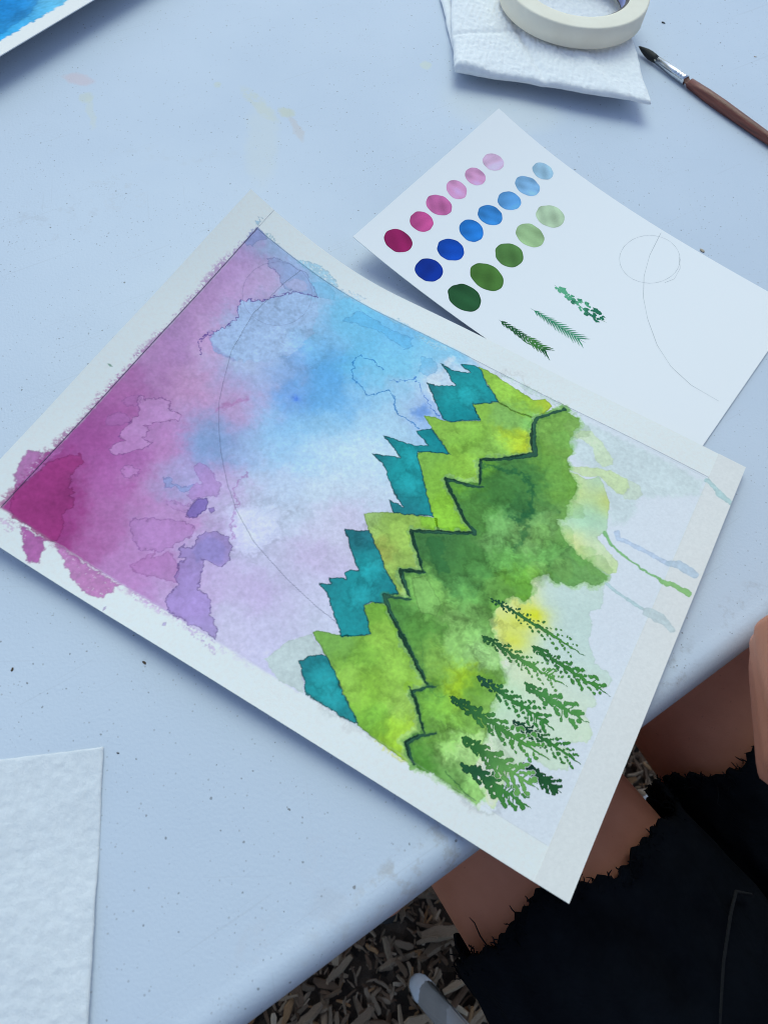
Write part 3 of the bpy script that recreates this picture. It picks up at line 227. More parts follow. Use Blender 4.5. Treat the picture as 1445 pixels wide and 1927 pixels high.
# ------------------------------------------------------------------ table frame
ED = np.array([.7387, .6741]); ND = np.array([-.6741, .7387]); P0 = np.array([.08, .0527])   # along the near edge, inward, a point on it
def FL(f, l, z):
    """f metres inward across the near table edge, l metres to the sitter's left, z above ground"""
    q = P0 + ND * f - ED * l; return Vector((q[0], q[1], z))

# ================================================================== GROUND
def build_ground():
    m, ns, ls, b = new_mat('wood_mulch')
    tc = ns.new('ShaderNodeTexCoord')
    v = ns.new('ShaderNodeTexVoronoi'); v.inputs['Scale'].default_value = 55; ls.new(tc.outputs['Object'], v.inputs['Vector'])
    n = noise_tex(ns, ls, tc.outputs['Object'], 40, 6, 0.7)
    r1 = ramp(ns, ls, v.outputs['Color'], [(0.2, (0.04, 0.027, 0.017)), (0.6, (0.12, 0.085, 0.052)), (0.95, (0.26, 0.19, 0.125))])
    c = mix(ns, ls, n.outputs[0], r1.outputs[0], (0.03, 0.022, 0.015)); ls.new(c, b.inputs['Base Color']); b.inputs['Roughness'].default_value = 0.9
    bump(ns, ls, n.outputs[0], 1.0, 0.01, b)
    s = 120
    V = [(-s, -s, 0), (s, -s, 0), (s, s, 0), (-s, s, 0)]
    g = link('ground', mesh_py('ground', V, [(0, 1, 2, 3)]), m, smooth=False); tag(g, kind='structure', label='wood chip mulch ground below the table')
    # chips
    mats = []
    for i, (a, c2) in enumerate([((.20, .145, .095), (.36, .27, .18)), ((.32, .23, .145), (.52, .39, .26)), ((.11, .07, .043), (.23, .15, .092)), ((.46, .36, .25), (.68, .55, .39)), ((.27, .145, .065), (.48, .28, .135))]):
        mats.append(simple_mat('chip_wood_%s' % 'abcde'[i], a, c2, 60, 0.85, 400, 0.0006, 0.2, stretch=(0.25, 1.5, 1.5)))
    rng = random.Random(5)
    def chip_mesh(i):
        L = 1.0; W = rng.uniform(.18, .42); H = rng.uniform(.08, .18); n = 5; V = []; F = []
        bend = rng.uniform(-.12, .12)
        for k in range(n):
            t = k / (n - 1); x = (t - .5) * L; w = W * (0.35 + 0.65 * math.sin(math.pi * (0.12 + 0.76 * t))) * rng.uniform(.75, 1.1); h = H * rng.uniform(.6, 1.1); z = bend * (1 - (2 * t - 1) ** 2); y0 = rng.uniform(-.04, .04)
            V += [(x, y0 - w / 2, z - h / 2), (x, y0 + w / 2, z - h / 2 * rng.uniform(.4, 1)), (x, y0 + w / 2 * rng.uniform(.6, .95), z + h / 2), (x, y0 - w / 2 * rng.uniform(.6, .95), z + h / 2)]
        for k in range(n - 1):
            a = 4 * k
            for q in range(4): F.append((a + q, a + (q + 1) % 4, a + 4 + (q + 1) % 4, a + 4 + q))
        F += [(3, 2, 1, 0), (4 * n - 4, 4 * n - 3, 4 * n - 2, 4 * n - 1)]
        return V, F
    protos = [chip_mesh(i) for i in range(14)]
    pm = []
    for i, (V, F) in enumerate(protos):
        for mi in range(5):
            if (i + mi) % 2 == 0 or mi == 0:
                me = mesh_py('wood_chip', V, F); me.materials.append(mats[mi]); pm.append((me, mi))
    wgt = [{0: 5, 1: 3, 2: 4, 3: 0.9, 4: 1.6}[mi] for _, mi in pm]
    for k in range(300):
        me = rng.choices(pm, wgt)[0][0]
        o = bpy.data.objects.new('wood_chip', me); COL.objects.link(o); o.parent = g
        x = rng.uniform(-.10, .30); y = rng.uniform(-.17, .12)
        if k > 215: x = rng.uniform(.25, .46); y = rng.uniform(.02, .30)
        s = rng.uniform(.018, .042) if rng.random() < .75 else rng.uniform(.042, .08)
        o.location = (x, y, rng.uniform(.004, .022)); o.scale = (s, s * rng.uniform(.55, 1.0) * (.8 if s > .05 else 1.1), s * rng.uniform(.6, 1.0))
        o.rotation_euler = (rng.gauss(0, .35), rng.gauss(0, .28), rng.uniform(0, 6.283))
    # finer litter and everything further away, too many to count
    V = []; F = []; mi_ = []; off = 0
    for k in range(12000):
        v, f = protos[k % len(protos)]
        if k < 6500: x, y, s = rng.uniform(-.25, .55), rng.uniform(-.3, .4), rng.uniform(.006, .02)
        else:
            rr = 2.2 * math.sqrt(rng.random()); aa = rng.uniform(0, 6.283); x, y, s = .1 + rr * math.cos(aa), rr * math.sin(aa), rng.uniform(.02, .055)
        Mx = Matrix.Translation((x, y, rng.uniform(.002, .012))) @ Matrix.Rotation(rng.uniform(0, 6.283), 4, 'Z') @ Matrix.Rotation(rng.gauss(0, .3), 4, 'Y') @ Matrix.Rotation(rng.gauss(0, .4), 4, 'X') @ Matrix.Scale(s, 4)
        V += [Mx @ Vector(q) for q in v]; F += [tuple(i + off for i in q) for q in f]; mi_ += [rng.choices(range(5), [5, 3, 5, .7, 1.4])[0]] * len(f); off += len(v)
    me = mesh_py('wood_chip_litter', V, F)
    for mm in mats: me.materials.append(mm)
    me.polygons.foreach_set('material_index', np.array(mi_, np.int32))
    lo = link('wood_chip_litter', me, smooth=False); tag(lo, 'small wood chips and bark litter covering the ground', 'wood chips', kind='stuff')
build_ground()

# ================================================================== TABLE
def table_material():
    m, ns, ls, b = new_mat('white_table_plastic')
    tc = ns.new('ShaderNodeTexCoord'); ob = tc.outputs['Object']
    base = (0.70, 0.725, 0.765)
    big = noise_tex(ns, ls, ob, 6, 4, 0.6)
    col = ramp(ns, ls, big.outputs[0], [(0.3, (0.535, 0.60, 0.70)), (0.7, (0.585, 0.645, 0.735))]).outputs[0]
    # worn grey smudges
    sm = noise_tex(ns, ls, ob, 22, 5, 0.65); smr = ramp(ns, ls, sm.outputs[0], [(0.60, (0, 0, 0)), (0.78, (1, 1, 1))])
    fine = noise_tex(ns, ls, ob, 900, 2, 0.5); fr = ramp(ns, ls, fine.outputs[0], [(0.52, (0, 0, 0)), (0.66, (1, 1, 1))])
    f = math_n(ns, ls, 'MULTIPLY', smr.outputs[0], fr.outputs[0]); f = math_n(ns, ls, 'MULTIPLY', f, 0.32)
    col = mix(ns, ls, f, col, (0.30, 0.30, 0.31))
    # specks, three sizes, sparse
    dens = noise_tex(ns, ls, ob, 9, 3, 0.6)
    for sc, rad, thr, dark, amt in ((300, 0.16, 0.6, (0.16, 0.17, 0.18), 0.7), (130, 0.075, 0.5, (0.12, 0.12, 0.12), 0.8), (55, 0.032, 0.5, (0.10, 0.10, 0.09), 0.85), (600, 0.26, 0.56, (0.28, 0.29, 0.31), 0.5)):
        v = ns.new('ShaderNodeTexVoronoi'); v.inputs['Scale'].default_value = sc; v.inputs['Randomness'].default_value = 1.0
        wv = noise_tex(ns, ls, ob, sc * 2.5, 1); ad = ns.new('ShaderNodeVectorMath'); ad.operation = 'MULTIPLY_ADD'
        ls.new(wv.outputs['Color'], ad.inputs[0]); ad.inputs[1].default_value = (.25 / sc, .25 / sc, 0); ls.new(ob, ad.inputs[2]); ls.new(ad.outputs[0], v.inputs['Vector'])
        sx = ns.new('ShaderNodeSeparateColor'); ls.new(v.outputs['Color'], sx.inputs[0])
        rr = math_n(ns, ls, 'MULTIPLY', sx.outputs[1], rad)
        inside = math_n(ns, ls, 'LESS_THAN', v.outputs['Distance'], rr)
        dd = math_n(ns, ls, 'MULTIPLY_ADD', dens.outputs[0], 0.5); dd.node.inputs[2].default_value = thr - 0.1
        keep = math_n(ns, ls, 'GREATER_THAN', sx.outputs[0], dd)
        kf = math_n(ns, ls, 'MULTIPLY', inside, keep); kf = math_n(ns, ls, 'MULTIPLY', kf, amt)
        col = mix(ns, ls, kf, col, dark)
    # fine scratches running with the table
    for ang, thr, am in ((.74, .70, .22), (1.9, .73, .18), (.2, .735, .16)):
        mp = ns.new('ShaderNodeMapping'); mp.inputs['Rotation'].default_value = (0, 0, -ang); mp2 = ns.new('ShaderNodeMapping'); mp2.inputs['Scale'].default_value = (14, 620, 1)
        ls.new(ob, mp.inputs[0]); ls.new(mp.outputs[0], mp2.inputs[0]); sn = noise_tex(ns, ls, mp2.outputs[0], 1.0, 2, .5)
        sr = ramp(ns, ls, sn.outputs[0], [(thr, (0, 0, 0)), (thr + .03, (1, 1, 1))]); col = mix(ns, ls, math_n(ns, ls, 'MULTIPLY', sr.outputs[0], am), col, (.42, .45, .5))
    # old paint stains and rubbed dirt, in table coordinates
    sep = ns.new('ShaderNodeSeparateXYZ'); warp = noise_tex(ns, ls, ob, 60, 4, 0.7)
    ad = ns.new('ShaderNodeVectorMath'); ad.operation = 'MULTIPLY_ADD'; ls.new(warp.outputs['Color'], ad.inputs[0]); ad.inputs[1].default_value = (.012, .012, 0); ls.new(ob, ad.inputs[2])
    ad2 = ns.new('ShaderNodeVectorMath'); ad2.operation = 'ADD'; ls.new(ad.outputs[0], ad2.inputs[0]); ad2.inputs[1].default_value = (-.006, -.006, 0)
    ls.new(ad2.outputs[0], sep.inputs[0])
    patch = noise_tex(ns, ls, ob, 130, 4, 0.7)
    stains = [(-.2473, .4552, .011, .0055, 0.0, (.66, .50, .53), .75, 0), (-.236, .438, .007, .0045, -1.2, (.60, .60, .42), .5, 0), (-.228, .424, .018, .003, -1.15, (.64, .64, .50), .45, 0),
              (-.128, .462, .022, .006, -.75, (.60, .60, .45), .6, .35), (-.1085, .4585, .006, .005, 0, (.58, .57, .36), .7, .2), (-.100, .444, .014, .0035, -1.0, (.56, .46, .40), .55, .2), (-.118, .425, .012, .045, .2, (.64, .65, .58), .4, .25),
              (-.026, .535, .004, .006, 0, (.68, .70, .45), .5, 0), (-.16, .475, .003, .004, 0, (.6, .6, .4), .5, 0), (.03, .505, .045, .03, 0, (.70, .71, .68), .5, .2),
              (.048, .036, .04, .012, .73, (.36, .34, .32), .75, .52), (.030, .012, .05, .012, .73, (.5, .5, .52), .55, .5), (-.0187, -.0111, .013, .006, 1.1, (.56, .58, .64), .5, .42), (-.0005, .02, .016, .010, .7, (.56, .58, .65), .4, .48), (.005, .006, .009, .006, .3, (.5, .52, .58), .5, .3),
              (.139, .123, .022, .012, .73, (.30, .30, .31), .6, .55), (.115, .108, .02, .008, .73, (.35, .35, .36), .55, .52), (.172, .16, .03, .008, .73, (.35, .35, .36), .55, .54), (-.215, .33, .03, .02, .3, (.45, .46, .5), .5, .54), (-.19, .36, .02, .025, 1.0, (.5, .5, .52), .45, .54), (-.165, .40, .05, .01, .2, (.5, .52, .55), .3, .5)]
    for (x, y, a, bb, ang, c, amt, thr) in stains:
        dx = math_n(ns, ls, 'SUBTRACT', sep.outputs[0], x); dy = math_n(ns, ls, 'SUBTRACT', sep.outputs[1], y)
        ca, sa = math.cos(ang), math.sin(ang)
        p = math_n(ns, ls, 'ADD', math_n(ns, ls, 'MULTIPLY', dx, ca / a), math_n(ns, ls, 'MULTIPLY', dy, sa / a))
        q = math_n(ns, ls, 'ADD', math_n(ns, ls, 'MULTIPLY', dx, -sa / bb), math_n(ns, ls, 'MULTIPLY', dy, ca / bb))
        r2 = math_n(ns, ls, 'ADD', math_n(ns, ls, 'MULTIPLY', p, p), math_n(ns, ls, 'MULTIPLY', q, q))
        g = ns.new('ShaderNodeMapRange'); g.interpolation_type = 'SMOOTHSTEP'; ls.new(r2, g.inputs[0]); g.inputs[1].default_value = 1.25; g.inputs[2].default_value = 0.25
        if thr > 0:
            h = ns.new('ShaderNodeMapRange'); ls.new(patch.outputs[0], h.inputs[0]); h.inputs[1].default_value = thr; h.inputs[2].default_value = thr + .16
            k = math_n(ns, ls, 'MULTIPLY', g.outputs[0], h.outputs[0])
        else: k = g.outputs[0]
        col = mix(ns, ls, math_n(ns, ls, 'MULTIPLY', k, amt * .75), col, c)
    ls.new(col, b.inputs['Base Color'])
    rg = ramp(ns, ls, big.outputs[0], [(0.3, (0.5,) * 3), (0.7, (0.38,) * 3)]); ls.new(rg.outputs[0], b.inputs['Roughness'])
    b.inputs['Specular IOR Level'].default_value = 0.4
    peb = noise_tex(ns, ls, ob, 700, 2, 0.5); bump(ns, ls, peb.outputs[0], 0.35, 0.00035, b)
    return m

def build_table():
    t = empty('folding_table', (*(P0 + ND * .38 + ED * .1), 0))
    tag(t, 'white plastic folding table with specks and faded paint stains', 'table')
    mat = table_material()
    hx, hy, rc = .915, .381, .03
    C = P0 + ND * (hy - .001) + ED * .1
    def ring(d, z, seg=10):
        out = []; a, bq = hx - d, hy - d; r = max(rc - d, .004)
        for qx, qy, s in ((1, 1, 0), (-1, 1, 90), (-1, -1, 180), (1, -1, 270)):
            for k in range(seg + 1):
                an = math.radians(s + 90 * k / seg); lx = qx * (a - r) + r * math.cos(an); ly = qy * (bq - r) + r * math.sin(an)
                w = C + ED * lx + ND * ly; out.append((w[0], w[1], TABLE_Z + z))
        return out
    prof = [(.012, -.048), (.002, -.046), (.0004, -.040), (0, -.022), (.0003, -.013), (.0011, -.0085), (.0028, -.0045), (.0052, -.0018), (.0078, -.0003), (.0105, .0002), (.0135, -.0001), (.017, -.0002), (.024, 0)]
    V = []; F = []
    for d, z in prof: V += ring(d, z)
    n = len(ring(0, 0))
    for i in range(len(prof) - 1):
        for k in range(n): F.append((i * n + k, i * n + (k + 1) % n, (i + 1) * n + (k + 1) % n, (i + 1) * n + k))
    F.append(tuple((len(prof) - 1) * n + k for k in range(n))); F.append(tuple(range(n))[::-1])
    o = link('table_top', mesh_py('table_top', V, F), mat, t)
    steel = simple_mat('grey_powder_coat', (.22, .225, .235), (.3, .305, .31), 40, .45, 500, .0001, .5)
    for sx in (-.72, .72):
        for sy in (-.27, .27):
            w = C + ED * sx + ND * sy; v, f = tube_vf([(w[0], w[1], .012), (w[0], w[1], TABLE_Z - .047)], [.0145, .0145], 14)
            lg = link('leg', mesh_py('leg', v, f), steel, t)
            v, f = tube_vf([(w[0], w[1], 0), (w[0], w[1], .03)], [.018, .017], 14)
            link('foot_cap', mesh_py('foot_cap', v, f), simple_mat('grey_rubber', (.1,) * 3, (.16,) * 3), lg)
        a = C + ED * sx - ND * .27; b2 = C + ED * sx + ND * .27
        v, f = tube_vf([(a[0], a[1], .25), (b2[0], b2[1], .25)], [.011, .011], 12)
        link('cross_bar', mesh_py('cross_bar', v, f), steel, t)
build_table()

# ================================================================== WATERCOLOUR ENGINE
class Canvas:
    """pigment on a sheet; coordinates in millimetres, x along the long side"""
    def __init__(s, x0, x1, y0, y1, nx, ny, base, seed=1):
        s.nx, s.ny = nx, ny; s.X0, s.Y0 = x0, y0
        s.dx = (x1 - x0) / (nx - 1); s.dy = (y1 - y0) / (ny - 1)
        s.x = np.linspace(x0, x1, nx, dtype=np.float32); s.y = np.linspace(y0, y1, ny, dtype=np.float32)
        s.X, s.Y = np.meshgrid(s.x, s.y)
        s.C = np.empty((ny, nx, 3), np.float32); s.C[:] = np.asarray(base, np.float32)
        pmm = 1 / s.dx
        s.wx = fbm(ny, nx, 9 * pmm, seed + 11, 5, .6); s.wy = fbm(ny, nx, 9 * pmm, seed + 12, 5, .6)
        s.fx = fbm(ny, nx, 2.2 * pmm, seed + 13, 3, .6); s.fy = fbm(ny, nx, 2.2 * pmm, seed + 14, 3, .6)
        s.gr = fbm(ny, nx, 1.6 * pmm, seed + 15, 3, .7); s.dr = fbm(ny, nx, 2.6, seed + 18, 2, .7, .9) + .5 * vnoise(ny, nx, 2.0, 7.0, seed + 19); s.cl = fbm(ny, nx, 16 * pmm, seed + 16, 5, .6)
    def win(s, pts, m):
        p = np.asarray(pts); a = p.min(0) - m; b = p.max(0) + m
        i0 = max(int((a[0] - s.X0) / s.dx), 0); i1 = min(int((b[0] - s.X0) / s.dx) + 2, s.nx)
        j0 = max(int((a[1] - s.Y0) / s.dy), 0); j1 = min(int((b[1] - s.Y0) / s.dy) + 2, s.ny)
        return (slice(j0, j1), slice(i0, i1)) if i1 > i0 + 1 and j1 > j0 + 1 else None
    def warped(s, w, big, fine):
        return s.X[w] + big * s.wx[w] + fine * s.fx[w], s.Y[w] + big * s.wy[w] + fine * s.fy[w]
def poly_sd(X, Y, pts):
    d2 = np.full(X.shape, 1e9, np.float32); ins = np.zeros(X.shape, bool); n = len(pts)
    for i in range(n):
        ax, ay = pts[i]; bx, by = pts[(i + 1) % n]; ex, ey = bx - ax, by - ay
        L = ex * ex + ey * ey + 1e-9
        t = np.clip(((X - ax) * ex + (Y - ay) * ey) / L, 0, 1)
        qx = X - ax - t * ex; qy = Y - ay - t * ey; d2 = np.minimum(d2, qx * qx + qy * qy)
        if ey != 0:
            c = (Y >= min(ay, by)) & (Y < max(ay, by)) & (X < ax + (Y - ay) * ex / ey); ins ^= c
    d = np.sqrt(d2); return np.where(ins, -d, d)
def line_d(X, Y, pts, wid):
    """distance beyond the edge of a brush line whose half width varies along it"""
    best = np.full(X.shape, 1e9, np.float32); n = len(pts)
    for i in range(n - 1):
        ax, ay = pts[i]; bx, by = pts[i + 1]; ex, ey = bx - ax, by - ay; L = ex * ex + ey * ey + 1e-9
        t = np.clip(((X - ax) * ex + (Y - ay) * ey) / L, 0, 1)
        d = np.hypot(X - ax - t * ex, Y - ay - t * ey) - (wid[i] + (wid[i + 1] - wid[i]) * t); best = np.minimum(best, d)
    return best
def tint_field(X, Y, ctrl, s=5.0, pw=2.2):
    num = np.zeros(X.shape + (3,), np.float32); den = np.zeros(X.shape, np.float32)
    for x, y, r, g, b in ctrl:
        d2 = (X - x) ** 2 + (Y - y) ** 2; w = (np.exp(-d2 / (2 * (s * 1.65) ** 2)) + 1e-4 / (1 + d2 / 100.)).astype(np.float32); c = pig((r, g, b))
        den += w; num += w[..., None] * c
    return num / den[..., None]
def lay(cv, w, m, col):
    cv.C[w] = cv.C[w] * (1 - m[..., None]) + col * m[..., None]
def wash(cv, pts, col, a=1.0, soft=.25, big=.0, fine=.35, rim=.25, rimw=.45, gran=.08, dry=0.0, tint=None, cloud=.12, grow=0.0, fade=None):
    w = cv.win(pts, 3 + soft + big * 2)
    if w is None: return None
    cv._w = w
    X, Y = cv.warped(w, big, fine); sd = poly_sd(X, Y, pts) - grow
    m = sstep(soft, -soft, sd) * a
    if dry > 0 or dry < 0: m = m * sstep(dry - .4, dry + .4, cv.dr[w] * .8 + .5 * cv.cl[w] + .42)
    if fade:
        (fx0, fy0), (fx1, fy1) = fade; ex, ey = fx1 - fx0, fy1 - fy0
        m = m * (1 - sstep(0, 1, ((X - fx0) * ex + (Y - fy0) * ey) / (ex * ex + ey * ey) + .2 * cv.cl[w]))
    c = np.broadcast_to(pig(col), X.shape + (3,)).copy() if tint is None else tint(X, Y)
    sh = 1 + gran * cv.gr[w] + cloud * cv.cl[w]
    if rim: sh = sh * (1 - min(1.7 * rim, .72) * np.exp(-((sd + .18) / (rimw * .62)) ** 2))
    lay(cv, w, m, np.clip(c * sh[..., None], .003, .9))
    out = np.zeros(cv.X.shape, bool); out[w] = sd < 0; return out
def brush(cv, pts, wid, col, a=1.0, soft=.2, fine=.3, rim=.2, gran=.1, dry=0.0, big=0.0):
    wid = [wid] * len(pts) if np.isscalar(wid) else wid
    w = cv.win(pts, max(wid) + 2 + 2 * big)
    if w is None: return None
    X, Y = cv.warped(w, big, fine); sd = line_d(X, Y, pts, wid)
    m = sstep(soft, -soft, sd) * a
    if dry > 0: m = m * sstep(dry - .4, dry + .4, cv.dr[w] * .8 + .5 * cv.cl[w] + .42)
    sh = 1 + gran * cv.gr[w]
    if rim: sh = sh * (1 - rim * np.exp(-((sd + .3) / .3) ** 2))
    lay(cv, w, m, np.clip(pig(col) * sh[..., None], .003, .9))
    out = np.zeros(cv.X.shape, bool); out[w] = sd < 0; return out
def spot(cv, x, y, rx, ry, col, a=1.0, big=3.0):
    w = cv.win([(x - rx * 2, y - ry * 2), (x + rx * 2, y + ry * 2)], 4)
    if w is None: return
    X, Y = cv.warped(w, big, .5); d = ((X - x) / rx) ** 2 + ((Y - y) / ry) ** 2
    lay(cv, w, np.exp(-d * 1.2) * a, np.clip(pig(col) * (1 + .06 * cv.gr[w][..., None]), .003, .9))
def cauliflower(cv, x, y, r, lift=.35, dark=.3, seed=0):
    """backrun: paler inside, feathered outward in fine rays, pigment pushed to the rim"""
    w = cv.win([(x - r, y - r), (x + r, y + r)], r * .5)
    if w is None: return
    X, Y = cv.warped(w, r * .4, .5); dx, dy = X - x, Y - y; d = np.hypot(dx, dy) / r
    ang = (np.arctan2(dy, dx) / (2 * np.pi)) % 1.0
    rng = np.random.default_rng(seed); n = np.zeros_like(d)
    for na, nr, am in ((23, 3, .55), (61, 4, .6), (137, 6, .45)):
        L = rng.random((nr + 2, na)) * 2 - 1; a = ang * na; ai = a.astype(int) % na; fa = a - np.floor(a); fa = fa * fa * (3 - 2 * fa)
        q = np.clip(d, 0, 1.6) / 1.6 * nr; qi = q.astype(int); fq = q - qi
        n += am * ((L[qi, ai] * (1 - fa) + L[qi, (ai + 1) % na] * fa) * (1 - fq) + (L[qi + 1, ai] * (1 - fa) + L[qi + 1, (ai + 1) % na] * fa) * fq)
    te = d + .26 * n * sstep(.15, .7, d)
    ins = sstep(1.1, .25, te); ring = np.exp(-((te - 1.08) / .16) ** 2)
    f = 1 + lift * ins - dark * ring
    cv.C[w] = np.clip(cv.C[w] * f[..., None] + cv.C[w] ** .5 * (lift * .05 * ins)[..., None], .003, .88)

# ---- sheets in space
PA, PB = .304, .232
P_O = np.array([-.1040, .3470]); P_T = -.3693
P_1 = np.array([math.cos(P_T), math.sin(P_T)]); P_2 = np.array([math.sin(P_T), -math.cos(P_T)])
def z_paint(U, V):
    s = np.clip(1 - U / .098, 0, None) ** 2
    z = .0048 + s * (.0245 * (1 - V / PB) + .0085 * V / PB)
    return z + .0042 * np.clip(V / PB, 0, 1) ** 4 * np.sin(np.pi * np.clip(U / PA, 0, 1)) ** 2 + .00035 * np.sin(U * 55 + V * 20) * np.sin(V * 47 + 1.0)
CA, CB = .2220, .1482
C_O = np.array([.0270, .4689]); C_1 = np.array([math.cos(-.5043), math.sin(-.5043)]); C_2 = np.array([C_1[1], -C_1[0]])
def z_card(U, V):
    s = np.clip(1 - U / (.979 * CA), 0, None) ** 3
    return .0012 + s * (.0205 * (1 - V / CB) + .0150 * V / CB)
def sheet_xyz(U, V, O, A1, A2, zf, off=0.0):
    """millimetre arrays -> world points"""
    u = U / 1000.; v = V / 1000.
    return np.stack([O[0] + u * A1[0] + v * A2[0], O[1] + u * A1[1] + v * A2[1], TABLE_Z + zf(u, v) + off], -1)
def cells_mesh(name, cv, mask, geo, off, thick=0.0):
    """a film made of the canvas cells inside mask"""
    cell = mask[:-1, :-1] & mask[1:, :-1] & mask[:-1, 1:] & mask[1:, 1:]
    if not cell.any(): return None
    j, i = np.nonzero(cell); nx = cv.nx
    q = np.stack([j * nx + i, j * nx + i + 1, (j + 1) * nx + i + 1, (j + 1) * nx + i], -1)
    u, inv = np.unique(q, return_inverse=True); q = inv.reshape(q.shape)
    P = sheet_xyz(cv.X.ravel()[u], cv.Y.ravel()[u], *geo, off)
    return mesh_np(name, P, q[:, ::-1], cv.C.reshape(-1, 3)[u])
def sheet_mesh(name, cv, geo, thick, edge=(.72, .73, .74), rect=None, off=0.0, stride=1):
    """closed sheet: coloured top, plain back and edges"""
    if rect:
        i0, i1, j0, j1 = rect
    else: i0, i1, j0, j1 = 0, cv.nx, 0, cv.ny
    X = cv.X[j0:j1, i0:i1]; Y = cv.Y[j0:j1, i0:i1]; Cc = cv.C[j0:j1, i0:i1]; ny, nx = X.shape
    top = sheet_xyz(X, Y, *geo, off).reshape(-1, 3); Fq = [grid_faces(ny, nx)[:, ::-1]]; cols = [Cc.reshape(-1, 3)]; Vs = [top]
    # border loop walls and coarse back
    b = np.concatenate([np.arange(nx), np.arange(1, ny) * nx + nx - 1, (ny - 1) * nx + np.arange(nx - 2, -1, -1), np.arange(ny - 2, 0, -1) * nx])
    n0 = len(top); wt = top[b]; wb = wt - np.array([0, 0, thick]); k = len(b); nn = (np.arange(k) + 1) % k
    Vs += [wt, wb]; cols += [np.tile(np.array(edge, np.float32), (2 * k, 1))]
    Fq.append(np.stack([n0 + np.arange(k), n0 + nn, n0 + k + nn, n0 + k + np.arange(k)], -1))
    jj = np.unique(np.linspace(0, ny - 1, 30).astype(int)); ii = np.unique(np.linspace(0, nx - 1, 40).astype(int))
    back = top.reshape(ny, nx, 3)[np.ix_(jj, ii)].reshape(-1, 3) - np.array([0, 0, thick]); n1 = n0 + 2 * k
    Vs.append(back); cols.append(np.tile(np.array(edge, np.float32), (len(back), 1))); Fq.append(n1 + grid_faces(len(jj), len(ii)))
    return mesh_np(name, np.concatenate(Vs), np.concatenate(Fq), np.concatenate(cols))
P_GEO = (P_O, P_1, P_2, z_paint); C_GEO = (C_O, C_1, C_2, z_card)

